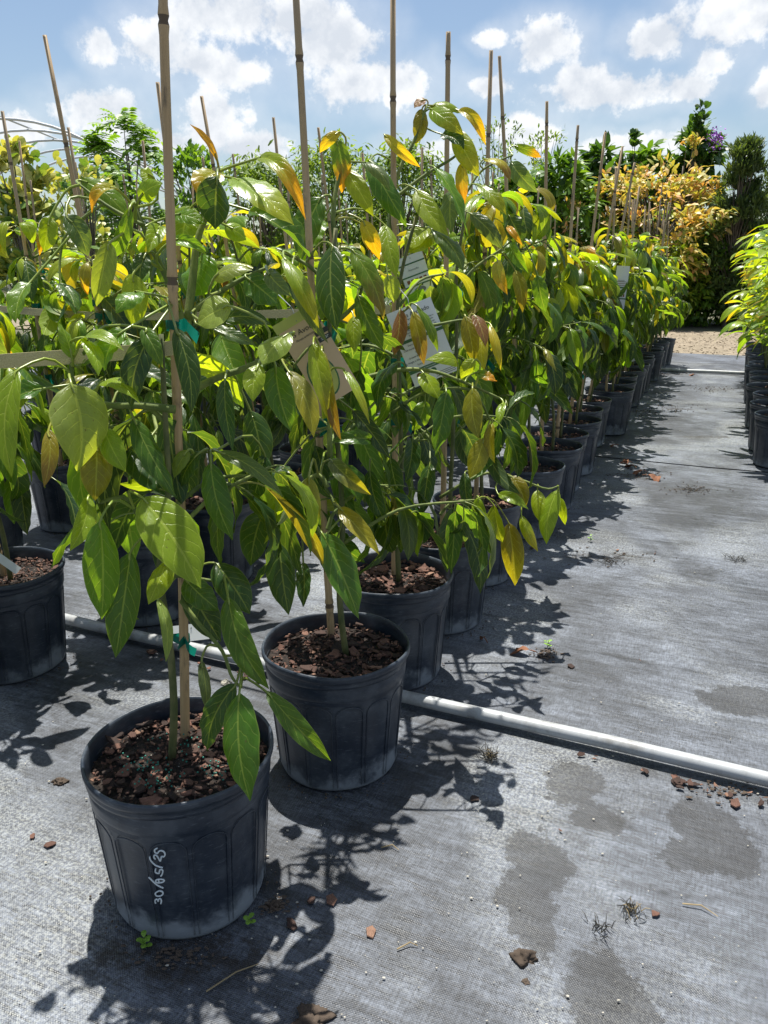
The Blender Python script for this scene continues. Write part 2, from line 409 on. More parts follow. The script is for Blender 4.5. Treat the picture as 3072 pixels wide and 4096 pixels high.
def mat_chip():
    m, g, out = material('pine_bark')
    p = g.obj(); oi = g.node('ShaderNodeObjectInfo').outputs['Random']
    ri = g.node('ShaderNodeNewGeometry').outputs['Random Per Island']
    r = g.m('FRACT', g.m('ADD', g.m('MULTIPLY', oi, 7.3), g.m('MULTIPLY', ri, 3.7)))
    rp = g.node('ShaderNodeValToRGB'); e = rp.color_ramp.elements
    cols = [(.028, .016, .012), (.075, .038, .027), (.15, .075, .052), (.22, .11, .078), (.30, .18, .12)]
    while len(e) < len(cols): e.new(.5)
    for i, c in enumerate(cols): e[i].position = (0, .3, .6, .85, 1)[i]; e[i].color = (*c, 1)
    g.put(rp.inputs[0], r)
    n = g.noise(g.vm('MULTIPLY', p, (1, 3.5, 1)), 120, 5, .7)
    c = g.mix(g.ramp(n, .3, .7), g.mix(1., rp.outputs[0], (.5, .46, .42), 'MULTIPLY'), rp.outputs[0])
    b = g.node('ShaderNodeBsdfPrincipled', {'Base Color': c, 'Roughness': .85})
    g.put(b.inputs['Normal'], g.bump(n, .7, .003)); g.put(out.inputs[0], b); return m
def mat_pvc():
    m, g, out = material('white_pvc')
    p = g.node('ShaderNodeNewGeometry').outputs['Position']
    n = g.noise(p, 18, 6, .7); n2 = g.noise(p, 110, 4, .7)
    c = g.mix(g.ramp(n, .42, .70), (.38, .40, .41), (.23, .23, .22))
    c = g.mix(g.m('MULTIPLY', g.ramp(n2, .63, .72), .6), c, (.22, .20, .17))
    b = g.node('ShaderNodeBsdfPrincipled', {'Base Color': c, 'Roughness': .42}); g.put(out.inputs[0], b); return m
def mat_strap():
    m, g, out = material('beige_webbing')
    uv = g.node('ShaderNodeUVMap', uv_map='uv').outputs[0]
    sp = g.node('ShaderNodeSeparateXYZ', {0: uv})
    w = g.m('SUBTRACT', g.m('MULTIPLY', g.noise(g.vm('MULTIPLY', uv, (1, 1, 0)), 700, 2, .6), 2.0), 1.0)
    n = g.noise(uv, 30, 4)
    c = g.mix(g.ramp(w, -.6, .8), (.42, .36, .17), (.66, .58, .33)); c = g.mix(g.ramp(n, .5, .8), c, (.2, .2, .13))
    b = g.node('ShaderNodeBsdfPrincipled', {'Base Color': c, 'Roughness': .85})
    g.put(b.inputs['Normal'], g.bump(w, .5, .001)); g.put(out.inputs[0], b); return m
def mat_tape():
    m, g, out = material('green_tie_tape')
    b = g.node('ShaderNodeBsdfPrincipled', {'Base Color': (.0, .11, .08), 'Roughness': .35})
    tr = g.node('ShaderNodeBsdfTranslucent', {'Color': (.01, .34, .25)})
    g.put(out.inputs[0], g.node('ShaderNodeMixShader', {0: .4, 1: b.outputs[0], 2: tr.outputs[0]}).outputs[0]); return m

M_LEAF = mat_leaf('avocado_leaf'); M_NLEAF = mat_leaf('lanceolate_leaf')
M_STEM = mat_bark('green_stem', (.085, .125, .022), (.18, .22, .05), 40)
M_TRUNK = mat_bark('young_bark', (.07, .09, .025), (.15, .15, .055), 60)
M_BARK = mat_bark('grey_bark', (.07, .055, .04), (.20, .17, .13), 12)
M_CANE, M_POT, M_SOIL, M_CHIP, M_PVC, M_STRAP, M_TAPE = mat_cane(), mat_pot(), mat_soil(), mat_chip(), mat_pvc(), mat_strap(), mat_tape()
M_PEBBLE = simple('limestone_grit', (.36, .34, .29), .9, .2, .3)
M_PRILL = simple('fertiliser_prill', (.02, .22, .16), .4)
M_NODE = simple('bamboo_node', (.13, .09, .055), .7)
M_WIRE = simple('grey_wire', (.2, .22, .24), .4)
M_CARD = simple('white_tag_card', (.70, .72, .72), .45, .5, .06)
M_TAN = simple('tan_tag_card', (.56, .40, .24), .45, .5, .1, 12)
M_INK = simple('dark_ink', (.03, .035, .03), .6)
M_GREENINK = simple('green_ink', (.04, .13, .05), .5)
M_PALEINK = simple('pale_ink', (.6, .62, .6), .6)
M_AVO = simple('avocado_print', (.40, .42, .10), .5)
M_CHALK = simple('white_marker', (.62, .68, .70), .6, .4, .1)
M_DEAD = simple('dead_leaf_brown', (.22, .10, .055), .8, .3, .35, 30)
M_CLOD = simple('clay_clod', (.085, .065, .05), .95, .2, .4, 60, .8, 60, .006)
M_TUFT = simple('black_frayed_fibre', (.03, .028, .022), .8)
M_STRAW = simple('dry_straw', (.30, .23, .12), .8)
M_SPROUT = simple('weed_green', (.16, .30, .03), .5)
M_GALV = simple('galvanised_tube', (.62, .64, .66), .4)
M_PURPLE = simple('purple_petal', (.32, .10, .48), .6)

# ------------------------------------------------------------------ leaf meshes
def leaf_geometry(center, frame_n, W, nu=6, fold=.25, curl=.5, wave=.0, wk=5, ph=0., prof=None, pet=None, pet_r=.0014):
    """center: list of points along the blade; frame_n: upper-side normals; W full width. pet: list of petiole points."""
    vs, uv, fs = [], [], []
    n = len(center) - 1
    for i in range(n + 1):
        v = i / n
        c = center[i]
        d = (center[min(i + 1, n)] - center[max(i - 1, 0)]).normalized()
        N = frame_n[i]; N = (N - d * N.dot(d)).normalized(); X = d.cross(N)
        w = W * .5 * prof(v)
        for j in range(nu + 1):
            a = -1 + 2 * j / nu
            wv = wave * math.sin(v * wk * 6.283 + ph + (1.3 if a > 0 else 0)) * abs(a) ** 2 * W
            z = fold * abs(a) * w - curl * a * a * w + wv
            vs.append(c + X * (a * w * (1 - .12 * abs(fold))) + N * z); uv.append((j / nu, v))
    for i in range(n):
        for j in range(nu):
            k = i * (nu + 1) + j; fs.append([k, k + 1, k + nu + 2, k + nu + 1])
    if pet:
        b = len(vs); ns = 5
        ref = None
        for i, p in enumerate(pet):
            d = (pet[min(i + 1, len(pet) - 1)] - pet[max(i - 1, 0)]).normalized()
            if ref is None: ref = d.orthogonal()
            x = (ref - d * ref.dot(d)).normalized(); ref = x; y = d.cross(x)
            for k in range(ns):
                t = 6.283 * k / ns; vs.append(p + (x * math.cos(t) + y * math.sin(t)) * pet_r * (1.25 - .35 * i / len(pet))); uv.append((.5, -.5))
        for i in range(len(pet) - 1):
            for k in range(ns): fs.append([b + i * ns + k, b + i * ns + (k + 1) % ns, b + (i + 1) * ns + (k + 1) % ns, b + (i + 1) * ns + k])
    return vs, fs, uv
def prof_avo(v):
    e = (max(v, 0) ** .62) * (max(1 - v, 0) ** .80) / .385
    tipf = 1 - .42 * max(0, (v - .78) / .22) ** 1.2 if v > .78 else 1
    return max(.012, e * tipf)
def prof_narrow(v):
    e = (max(v, 0) ** .7) * (max(1 - v, 0) ** .95) / .325
    return max(.012, e)
def make_leaf(name, L, W, petL, bend, twist, fold, curl, wave, seed, prof=prof_avo, nv=11, nu=6, mat=None, petbend=.4):
    rg = random.Random(seed)
    pts = [Vector((0, 0, 0))]; ang = 0.0; np_ = 4
    for i in range(np_):
        ang -= petbend / np_; pts.append(pts[-1] + Vector((0, math.cos(ang), math.sin(ang))) * petL / np_)
    pet = pts[:]; cen = [pts[-1]]; nrm = []
    side = rg.uniform(-.25, .25)
    for i in range(nv + 1):
        v = i / nv
        tw = twist * v
        nrm.append(Vector((math.sin(tw), -math.sin(ang) * math.cos(tw), math.cos(ang) * math.cos(tw))))
        if i < nv:
            ang -= bend / nv * (1.35 - .7 * v)
            cen.append(cen[-1] + Vector((side * v * .6, math.cos(ang), math.sin(ang))).normalized() * L / nv)
    vs, fs, uv = leaf_geometry(cen, nrm, W, nu, fold, curl, wave, rg.uniform(2.5, 5), rg.uniform(0, 6), prof, pet)
    return mesh(name, vs, fs, [mat], True, uv)
rl = random.Random(5)
YOUNG = [make_leaf('young_leaf', rl.uniform(.125, .165), rl.uniform(.041, .057), rl.uniform(.03, .05), rl.uniform(.9, 2.6), rl.uniform(-1.1, 1.1), rl.uniform(.1, .8), rl.uniform(.1, .6), rl.uniform(.0, .04), i, mat=M_LEAF, petbend=rl.uniform(.2, 1.0)) for i in range(16)]
OLD = [make_leaf('mature_leaf', rl.uniform(.14, .185), rl.uniform(.039, .057), rl.uniform(.03, .045), rl.uniform(.4, 1.9), rl.uniform(-.9, .9), rl.uniform(.1, .7), rl.uniform(.1, .6), rl.uniform(.03, .09), 50 + i, mat=M_LEAF, petbend=rl.uniform(.3, 1.3)) for i in range(16)]
MANGO = [make_leaf('lanceolate_leaf', rl.uniform(.12, .17), rl.uniform(.036, .05), rl.uniform(.015, .025), rl.uniform(.3, 1.3), rl.uniform(-.4, .4), rl.uniform(.2, .5), rl.uniform(.1, .3), rl.uniform(.0, .03), 90 + i, prof=prof_narrow, mat=M_NLEAF) for i in range(6)]

PAL = dict(dark=(.030, .076, .015), mid=(.060, .138, .015), green=(.108, .212, .016), lime=(.215, .305, .015), ylw=(.37, .33, .022),
           orange=(.56, .25, .012), olive=(.21, .19, .016), brown=(.17, .08, .03), pale=(.22, .29, .06), grey=(.08, .125, .045), pink=(.42, .26, .20), blue=(.024, .058, .024))
def colour(o, key, rng, tipkey=None, tipw=0.0, j=.22):
    c = PAL[key]; k = 1 + rng.uniform(-j, j)
    o.color = (c[0] * k * (1 + rng.uniform(-.12, .12)), c[1] * k, c[2] * k * (1 + rng.uniform(-.2, .2)), 1)
    if tipw: o['tip'] = tuple(PAL[tipkey or 'orange']); o['tipw'] = float(tipw)

# ------------------------------------------------------------------ pot, soil, chips, cane
RIM_R, POT_H = .14, .25
def pot_meshes():
    n, b, a_bead = 168, MB(), .0009
    zs = [0, .004, .010, .020, .03, .045, .07, .10, .13, .155, .165, .172, .178, .184, .190, .196, .200, .205, .212, .218, .223, .228]
    vs, fs = [], []
    for z in zs:
        r0 = .116 + (.134 - .116) * (z / .228)
        if z < .012: r0 -= .004 * (1 - z / .012)
        if .198 < z < .222: r0 += .0022
        for k in range(n):
            a = 2 * math.pi * k / n
            u = (k % 12) / 12.0; x = abs(u - .5) * 2              # 14 panels
            top = .172 + .016 * math.sqrt(max(0, 1 - (x / .86) ** 2)) if x < .86 else 0
            rec = -.0022 if (x < .84 and .018 < z < top) else 0.0
            r = r0 + rec + .0012 * math.sin(3 * a + z * 9)
            vs.append((r * math.cos(a), r * math.sin(a), z + (.0 if z > .01 else .0)))
    m = len(zs)
    for i in range(m - 1):
        for k in range(n): fs.append([i * n + k, i * n + (k + 1) % n, (i + 1) * n + (k + 1) % n, (i + 1) * n + k])
    fs.append(list(range(n))[::-1])
    b.add(vs, fs)
    for k in range(14):
        a0 = 2 * math.pi * (k + .07) / 14; a1 = 2 * math.pi * (k + .93) / 14; pa = []
        for i in range(7): pa.append((a0, .010 + .158 * i / 6))
        for i in range(1, 8): t = math.pi * i / 8; pa.append((a0 + (a1 - a0) * (1 - math.cos(t)) / 2, .168 + .018 * math.sin(t)))
        for i in range(7): pa.append((a1, .168 - .158 * i / 6))
        b.tube([((.1162 + .018 * z / .228) * math.cos(a), (.1162 + .018 * z / .228) * math.sin(a), z) for a, z in pa], a_bead, 5)
    body = b.mesh('pot_body', [M_POT], True)
    c = MB()
    c.lathe([(.1335, .2255), (.1365, .227), (.1372, .232), (.1366, .238), (.1395, .2395), (.1408, .243), (.1408, .249), (.1392, .2525), (.1368, .2525), (.1352, .249), (.134, .24), (.1315, .19)], 96)
    me = c.mesh('pot_rim', [M_POT], True)
    rg = random.Random(3)
    for v in me.vertices:
        a = math.atan2(v.co.y, v.co.x); k = 1 + .009 * math.sin(2 * a + .6) + .004 * math.sin(5 * a)
        if v.co.z > .236: v.co.x *= k; v.co.y *= k; v.co.z += .0015 * math.sin(4 * a + 1)
    return body, me
POT_BODY, POT_RIM = pot_meshes()
def soil_mesh():
    b = MB(); vs = [(0, 0, .226)]; fs = []; rings, n = 9, 40
    for i in range(1, rings + 1):
        for k in range(n):
            a = 6.2832 * k / n; r = .133 * i / rings
            h = .222 + .007 * mnoise.noise(Vector((r * math.cos(a) * 28, r * math.sin(a) * 28, 1))) - .008 * (i / rings) ** 3
            vs.append((r * math.cos(a), r * math.sin(a), h))
    for k in range(n): fs.append([0, 1 + k, 1 + (k + 1) % n])
    for i in range(rings - 1):
        for k in range(n):
            p, q = 1 + i * n, 1 + (i + 1) * n
            fs.append([p + k, q + k, q + (k + 1) % n, p + (k + 1) % n])
    b.add(vs, fs); return b.mesh('soil', [M_SOIL], True)
SOIL = soil_mesh()
def chip_shape(rg, L, W, T):
    n = rg.randint(5, 7); top, bot = [], []
    bendx = rg.uniform(-1, 1) * L * .12
    for k in range(n):
        a = 6.283 * (k + rg.uniform(-.25, .25)) / n; r = rg.uniform(.6, 1.15)
        x, y = math.cos(a) * L / 2 * r, math.sin(a) * W / 2 * r
        z = bendx * (x / L * 2) ** 2 + rg.uniform(-.1, .1) * T
        top.append((x * .93, y * .93, z + T / 2)); bot.append((x, y, z - T / 2))
    fs = [list(range(n)), list(range(n, 2 * n))[::-1]] + [[k, n + k, n + (k + 1) % n, (k + 1) % n] for k in range(n)]
    return top + bot, fs
rc = random.Random(11)
CHIPS = []
for i in range(14):
    L = rc.uniform(.018, .036); vs, fs = chip_shape(rc, L, L * rc.choice([.14, .3, .5, .7, .85]), rc.uniform(.0012, .0024))
    CHIPS.append(mesh('bark_chip', vs, fs, [M_CHIP]))
def chip_matrix(rg, r_max, z0, tilt=.45, sc=1.0):
    r = r_max * math.sqrt(rg.random()); a = rg.uniform(0, 6.283)
    M = Matrix.Translation((r * math.cos(a), r * math.sin(a), z0 + rg.uniform(0, .006))) @ Matrix.Rotation(rg.uniform(0, 6.283), 4, 'Z') @ \
        Matrix.Rotation(rg.gauss(0, tilt), 4, 'X') @ Matrix.Rotation(rg.gauss(0, tilt), 4, 'Y') @ Matrix.Scale(sc, 4)
    return M
def mulch_mesh(seed, n, lo, hi, name='bark_mulch'):
    rg = random.Random(seed); b = MB()
    for i in range(n):
        L = rg.uniform(lo, hi); vs, fs = chip_shape(rg, L, L * rg.uniform(.3, .8), rg.uniform(.001, .0025))
        M = chip_matrix(rg, .126, .222); b.add([M @ Vector(v) for v in vs], fs)
    return b.mesh(name, [M_CHIP])
MULCH_FAR = [mulch_mesh(i, 150, .012, .03) for i in range(4)]
MULCH_FINE = [mulch_mesh(20 + i, 520, .004, .014) for i in range(3)]
def cane_mesh(seed):
    rg = random.Random(seed); b = MB(); pts, rad = [], []
    z = 0.0; nodes = []; q = rg.uniform(.05, .15)
    while q < 1.2: nodes.append(q); q += rg.uniform(.20, .30)
    zs = [0, 1.0]
    for q in nodes: zs += [q - .012, q - .004, q, q + .004, q + .012]
    zs += [.2 * i for i in range(6)]
    zs = sorted(set(round(min(max(z, 0), 1.0), 4) for z in zs)); r0 = rg.uniform(.0066, .0076)
    kx, ky = rg.uniform(-.005, .005), rg.uniform(-.005, .005)
    for z in zs:
        d = min([abs(z - q) for q in nodes]); r = r0 * (1 - .33 * z)
        if d < .0035: r *= .93
        elif d < .0125: r *= 1.2 if any(abs(z - q + .004) < .001 or abs(z - q - .004) < .001 for q in nodes) else 1.0
        pts.append((kx * math.sin(z * 5), ky * math.sin(z * 4 + 1), z)); rad.append(r)
    b.tube(pts, [q * 1.06 for q in rad], 10)
    for i in range(len(zs) - 1):
        if any(abs((zs[i] + zs[i + 1]) / 2 - q) < .0035 for q in nodes):
            for k in range(10): b.mi[i * 10 + k] = 1
    me = b.mesh('bamboo_cane', [M_CANE, M_NODE], True)
    return me
CANES = [cane_mesh(i) for i in range(6)]
def tape_mesh(seed, flaps=True):
    rg = random.Random(seed); b = MB()
    n = 14; vs = []
    for k in range(n):
        a = 6.283 * k / n
        for z in (-.007, .007): vs.append((.016 * math.cos(a), .0095 * math.sin(a), z + .002 * math.sin(a * 2)))
    b.add(vs, [[2 * k, 2 * ((k + 1) % n), 2 * ((k + 1) % n) + 1, 2 * k + 1] for k in range(n)])
    for f in range(2):
        L = rg.uniform(.025, .05); a = rg.uniform(-.6, .9); w = .008; vs = []
        sx = 1 if f else rg.choice((-1, 1))
        for i in range(5):
            t = i / 4; x = .012 + sx * math.cos(a) * L * t * .6; y = -.010 - .008 * math.sin(t * 3); z = -L * t * .8 * abs(math.sin(a - 1.3)) + .004
            for s in (-1, 1): vs.append((x + s * w * .35 * t, y, z + s * w))
        b.add(vs, [[2 * i, 2 * i + 2, 2 * i + 3, 2 * i + 1] for i in range(4)])
    return b.mesh('tie_tape', [M_TAPE], True)
TAPES = [tape_mesh(i) for i in range(4)]

def place_cane(parent, base, top, me):
    """base/top in the parent's frame; the mesh is one metre long."""
    d = top - base; L = d.length
    M = Matrix.Translation(base) @ d.to_track_quat('Z', 'Y').to_matrix().to_4x4() @ Matrix.Diagonal((1, 1, L, 1))
    return put('bamboo_cane', me, parent, M)
def spline(pts, n):
    pts = [Vector(p) for p in pts]
    if len(pts) == 2: return [pts[0].lerp(pts[1], i / n) for i in range(n + 1)]
    out = []; m = len(pts) - 1
    for i in range(n + 1):
        f = i / n * m; k = min(int(f), m - 1); t = f - k
        p0, p1, p2, p3 = pts[max(k - 1, 0)], pts[k], pts[k + 1], pts[min(k + 2, m)]
        out.append(.5 * ((2 * p1) + (p2 - p0) * t + (2 * p0 - 5 * p1 + 4 * p2 - p3) * t * t + (3 * p1 - p0 - 3 * p2 + p3) * t ** 3))
    return out
def frame(origin, ydir, up, roll=0.0, sc=1.0):
    y = ydir.normalized(); z = (up - y * up.dot(y))
    z = z.normalized() if z.length > 1e-4 else y.orthogonal().normalized()
    x = y.cross(z)
    M = Matrix(((x.x, y.x, z.x, origin.x), (x.y, y.y, z.y, origin.y), (x.z, y.z, z.z, origin.z), (0, 0, 0, 1)))
    return M @ Matrix.Rotation(roll, 4, 'Y') @ Matrix.Scale(sc, 4)
def branch_obj(parent, pts, r0, r1, name='branch', mat=None, n=6, seg=8):
    P = spline(pts, seg); b = MB()
    b.tube(P, [r0 + (r1 - r0) * i / seg for i in range(seg + 1)], n)
    return put(name, b.mesh(name, [mat or M_STEM], True), parent)
def leaf_obj(parent, me, M, key, rng, tipkey=None, tipw=0.0):
    M = M @ Matrix.Diagonal((rng.uniform(.8, 1.2), rng.uniform(.88, 1.12), rng.uniform(.8, 1.2), 1))
    o = put('leaf', me, parent, M); colour(o, key, rng, tipkey, tipw); return o

def potted(loc, rz, near, seed):
    rg = random.Random(seed)
    root = empty('potted_avocado_tree', loc, rz)
    k = rg.uniform(.945, .985)
    pot = put('pot', POT_BODY, root); put('rim', POT_RIM, pot); pot.scale = (k, k, rg.uniform(.98, 1.01))
    soil = put('soil', SOIL, root); soil.scale = (k, k, 1)
    if near:
        f = put('bark_mulch', MULCH_FINE[seed % 3], soil); f['kind'] = 'stuff'
        for i in range(near): put('bark_chip', rg.choice(CHIPS), soil, chip_matrix(rg, .124, .2255, .2, rg.choice([.35, .4, .5, .6, .7, .85, 1.05])))
    else:
        f = put('bark_mulch', MULCH_FAR[seed % 4], soil); f['kind'] = 'stuff'
    return root

def pick(rg, h, young):
    """h: 0 at the bottom of the crown, 1 at the top; young: 0..1 along the branch"""
    a = .55 * h + .45 * young + rg.uniform(-.22, .22)
    if a < .41: return rg.choice(['dark', 'dark', 'mid', 'blue']), None, 0, False
    if a < .59: return rg.choice(['mid', 'green', 'dark', 'grey', 'blue']), None, 0, False
    if a < .80: return rg.choice(['green', 'lime', 'mid', 'lime', 'olive', 'dark']), None, 0, True
    if a < .95: return rg.choice(['lime', 'green', 'green', 'olive', 'lime', 'green']), 'ylw', rg.choice([0, 0, 0, .5]), True
    return rg.choice(['lime', 'green', 'lime', 'olive', 'green', 'ylw', 'lime', 'olive', 'brown']), rg.choice(['orange', 'brown', 'ylw']), rg.choice([0, 0, 0, .7, .9]), True

def grow(root, rg, top, nb, cane_top, zmin=.40, keep=None, reach=1.0, per=7, side=1):
    """trunk, branches and leaves of one avocado in the root's frame (no rotation of the root is assumed for keep)."""
    tx, ty = rg.uniform(.014, .022) * side, rg.uniform(-.02, .0) * side
    tp = []
    for i in range(7):
        f = i / 6; z = .215 + (top - .215) * f
        c = cane_top * ((z - .22) / max(.1, cane_top.z - .22)); 
        tp.append(Vector((c.x + tx + rg.uniform(-.008, .008) * (i > 0) + (.03 * rg.uniform(-1, 1) if i == 6 else 0), c.y + ty + rg.uniform(-.008, .008), z)))
    branch_obj(root, tp, .0062, .0032, 'trunk', M_TRUNK, 8, 18)
    P = spline(tp, 40)
    az = rg.uniform(0, 6.28)
    def whorl(node, d, n, h, y0, spread=1.0):
        a0 = rg.uniform(0, 6.28)
        for k in range(n):
            a = a0 + k * 2.4; u = k / max(1, n - 1)
            out = Vector((math.cos(a), math.sin(a), 0))
            e = rg.uniform(-.45, .75) * spread - .45 * max(0, .75 - h)
            y = (out * math.cos(e) + Vector((0, 0, math.sin(e))) + d * (.55 + .5 * u)).normalized()
            key, tk, tw, yg = pick(rg, h, y0 + (1 - y0) * u * .9)
            pos = node - d * (.05 * (1 - u)) * rg.uniform(.3, 1)
            if keep and not keep(root.location + pos + y * .09): continue
            sc = rg.uniform(.72, 1.12) * (.78 + .22 * (1 - u))
            leaf_obj(root, rg.choice(YOUNG if yg else OLD), frame(pos, y, Vector((0, 0, 1)), rg.uniform(-.55, .55), sc), key, rg, tk, tw)
    for i in range(nb):
        f = (i + rg.uniform(.1, .9)) / nb
        z = zmin + (top - .06 - zmin) * f
        p0 = min(P, key=lambda q: abs(q.z - z)); az += 2.4 + rg.uniform(-.5, .5)
        L = reach * rg.uniform(.10, .26) * (1.15 - .5 * f)
        out = Vector((math.cos(az), math.sin(az), 0)); e = rg.uniform(.2, .9)
        p1 = p0 + (out * math.cos(e) + Vector((0, 0, math.sin(e)))) * L * .5
        p2 = p1 + (out + Vector((0, 0, rg.uniform(-.45, .5)))).normalized() * L * .5
        d = (p2 - p1).normalized()
        if keep and not keep(root.location + p2): continue
        branch_obj(root, [p0, p1, p2], .0042, .002)
        whorl(p2, d, rg.randint(per - 2, per + 1), f, rg.uniform(.1, .5))
        for k in range(2):
            y = (out.cross(Vector((0, 0, 1))) * rg.choice((-1, 1)) + out * .6 + Vector((0, 0, rg.uniform(-.2, .4)))).normalized()
            key, tk, tw, yg = pick(rg, f * .7, 0); pos = p0.lerp(p2, rg.uniform(.35, .75)) * .5 + p1 * .5
            if keep and not keep(root.location + pos + y * .09): continue
            leaf_obj(root, rg.choice(OLD), frame(pos, y, Vector((0, 0, 1)), rg.uniform(-.5, .5), rg.uniform(.8, 1.1)), key, rg, tk, tw)
    whorl(P[-1], Vector((0, 0, 1)), per + 2, 1.0, .45, 1.1)
    for k in range(7):                                             # leaves sitting on the trunk itself
        q = rg.choice(P[14:38]); a = rg.uniform(0, 6.28); y = Vector((math.cos(a), math.sin(a), rg.uniform(0, .6)))
        if q.z < zmin: continue
        if keep and not keep(root.location + q + y * .09): continue
        key, tk, tw, yg = pick(rg, (q.z - .4) / .8, .1)
        leaf_obj(root, rg.choice(OLD), frame(q, y, Vector((0, 0, 1)), rg.uniform(-.5, .5), rg.uniform(.8, 1.1)), key, rg, tk, tw)
def add_cane(root, rg, top, base=None, ties=2):
    base = base or Vector((0, 0, .12))
    c = place_cane(root, base, top, rg.choice(CANES))
    for i in range(ties):
        f = rg.uniform(.2, .62)
        p = base.lerp(top, f); put('tie_tape', rg.choice(TAPES), root, Matrix.Translation(p + Vector((.008, -.004, 0))) @ Matrix.Rotation(rg.uniform(-.5, .5), 4, 'Z'))
    return c

# ------------------------------------------------------------------ plant tags
def text_mesh(body, size, align='CENTER', font_shear=0.0):
    cu = bpy.data.curves.new('text', 'FONT'); cu.body = body; cu.size = size; cu.align_x = align; cu.align_y = 'CENTER'; cu.resolution_u = 2; cu.shear = font_shear
    cu.extrude = .0001
    o = bpy.data.objects.new('text', cu); C.objects.link(o)
    dg = bpy.context.evaluated_depsgraph_get(); me = bpy.data.meshes.new_from_object(o.evaluated_get(dg))
    bpy.data.objects.remove(o); return me
def card_mesh(w, h, mat, bend=.006):
    vs, fs = [], []; n = 8
    for k, z in ((0, .0003), (1, -.0003)):
        for i in range(n + 1):
            y = h * (i / n - .5); zz = bend * math.cos(math.pi * (i / n - .5)) - bend
            for x in (-w / 2, w / 2): vs.append((x, y, z + zz * 0))
    for i in range(n):
        a = 2 * i; fs.append([a, a + 1, a + 3, a + 2]); c = 2 * (n + 1) + a; fs.append([c, c + 2, c + 3, c + 1])
    m = 2 * (n + 1)
    for i in range(n): fs += [[2 * i, 2 * i + 2, m + 2 * i + 2, m + 2 * i], [2 * i + 1, m + 2 * i + 1, m + 2 * i + 3, 2 * i + 3]]
    fs += [[0, m, m + 1, 1], [2 * n, 2 * n + 1, m + 2 * n + 1, m + 2 * n]]
    return mesh('tag_card', vs, fs, [mat])
def plant_tag(px, py, d, w, h, rot, mat, label, texts=(), bars=(), prints=(), yaw=0.0, tilt=0.0, cat='plant tag'):
    P = at_depth(px, py, d); view = (cam.location - P).normalized()
    q = view.to_track_quat('Z', 'Y').to_matrix().to_4x4()
    root = empty('plant_tag', P); tag(root, label, cat, 'printed tags hanging on the trees')
    M = q @ Matrix.Rotation(rot, 4, 'Z') @ Matrix.Rotation(yaw, 4, 'Y') @ Matrix.Rotation(tilt, 4, 'X')
    put('card', card_mesh(w, h, mat), root, M)
    for (body, size, x, y, m, al, shr) in texts:
        me = text_mesh(body, size, al, shr); me.materials.append(m); put('printed_text', me, root, M @ Matrix.Translation((x, y, .0009)))
    for (x, y, bw, bh, m) in bars:
        bb = MB(); bb.box((0, 0, 0), (bw, bh, .0004)); put('printed_band', bb.mesh('printed_band', [m]), root, M @ Matrix.Translation((x, y, .0006)))
    for (x, y, rx, ry, m, zz) in prints:
        bb = MB(); bb.add([(rx * math.cos(a * .262), ry * math.sin(a * .262), 0) for a in range(24)], [list(range(24))]); put('printed_picture', bb.mesh('printed_picture', [m]), root, M @ Matrix.Translation((x, y, zz)))
    lp = MB(); lp.tube([M @ Vector((.0, h / 2 - .008, .001)), M @ Vector((.006, h / 2 + .015, -.01)), M @ Vector((0, h / 2 + .045, -.03))], .0008, 5)
    put('loop', lp.mesh('loop', [M_WIRE], True), root)
    return root
W_, H_ = .094, .153
lines = ['variety is a California type of avocado that is', 'high in oil content. The fruit is small with', 'a rough black skin. The tree is exceptional', 'in withstanding temperatures lower than 20.', 'Ripens from October to ...']
tx = [('Hass Avocado', .0115, .004, .060, M_INK, 'CENTER', 0), ('Persea americana', .005, .004, .052, M_INK, 'CENTER', .2)]
tx += [(l, .0042, .002, .043 - i * .0055, M_INK, 'CENTER', 0) for i, l in enumerate(lines)]
tx += [(l, .0048, -.012, .004 - i * .0082, M_INK, 'RIGHT', 0) for i, l in enumerate(['Exposure', 'Cold Hardiness', 'Soils', 'Growth Rate', 'Avg. Height x Width', 'Spacing'])]
tx += [('Additional Information', .0045, -.012, -.0475, M_CARD, 'CENTER', 0)]
plant_tag(1691, 1369, 1.52, W_, H_, R(22), M_CARD, 'white printed tag headed Hass Avocado, hanging by the first tree beyond pipe', tx,
          [(0, .0125, W_, .006, M_GREENINK), (0, -.0475, W_, .007, M_GREENINK), (.022, -.0655, .04, .0008, M_INK), (.022, -.069, .04, .0008, M_INK), (.022, -.0725, .04, .0008, M_INK)],
          [(-.03, -.058, .006, .005, M_DEAD, .0008), (-.015, -.058, .006, .005, M_AVO, .0008), (.0, -.058, .006, .005, M_GREENINK, .0008)], .15, -.1)
plant_tag(1272, 1430, 1.27, .072, .150, R(30), M_TAN, 'tan tag with avocado picture hanging in the tree behind the marked pot',
          [('Hass Avocado', .0125, .0, .050, M_INK, 'CENTER', .15), ('Persea americana', .005, .0, .039, M_INK, 'CENTER', .2), ("22'-37'", .0055, .027, .022, M_CARD, 'CENTER', 0)],
          [(0, .0715, .078, .016, M_AVO), (.027, .022, .024, .008, M_INK), (.027, .033, .024, .008, M_INK)], [(-.008, -.03, .024, .036, M_GREENINK, .0007), (-.008, -.03, .0215, .033, M_AVO, .0011), (-.008, -.038, .011, .013, M_DEAD, .0015)], .1, 0)
plant_tag(1662, 1100, 1.78, .062, .092, R(20), M_CARD, 'white tag with green bands, higher than the Hass Avocado tag', [('Avocado', .007, 0, .014, M_WIRE, 'CENTER', 0)],
          [(0, .028, .062, .003, M_GREENINK), (0, .0, .062, .003, M_GREENINK), (0, -.022, .062, .003, M_GREENINK)] + [(-.02 + .01 * i, -.011, .007, .008, M_DEAD) for i in range(5)], [(0, -.034, .014, .007, M_WIRE, .0008)])
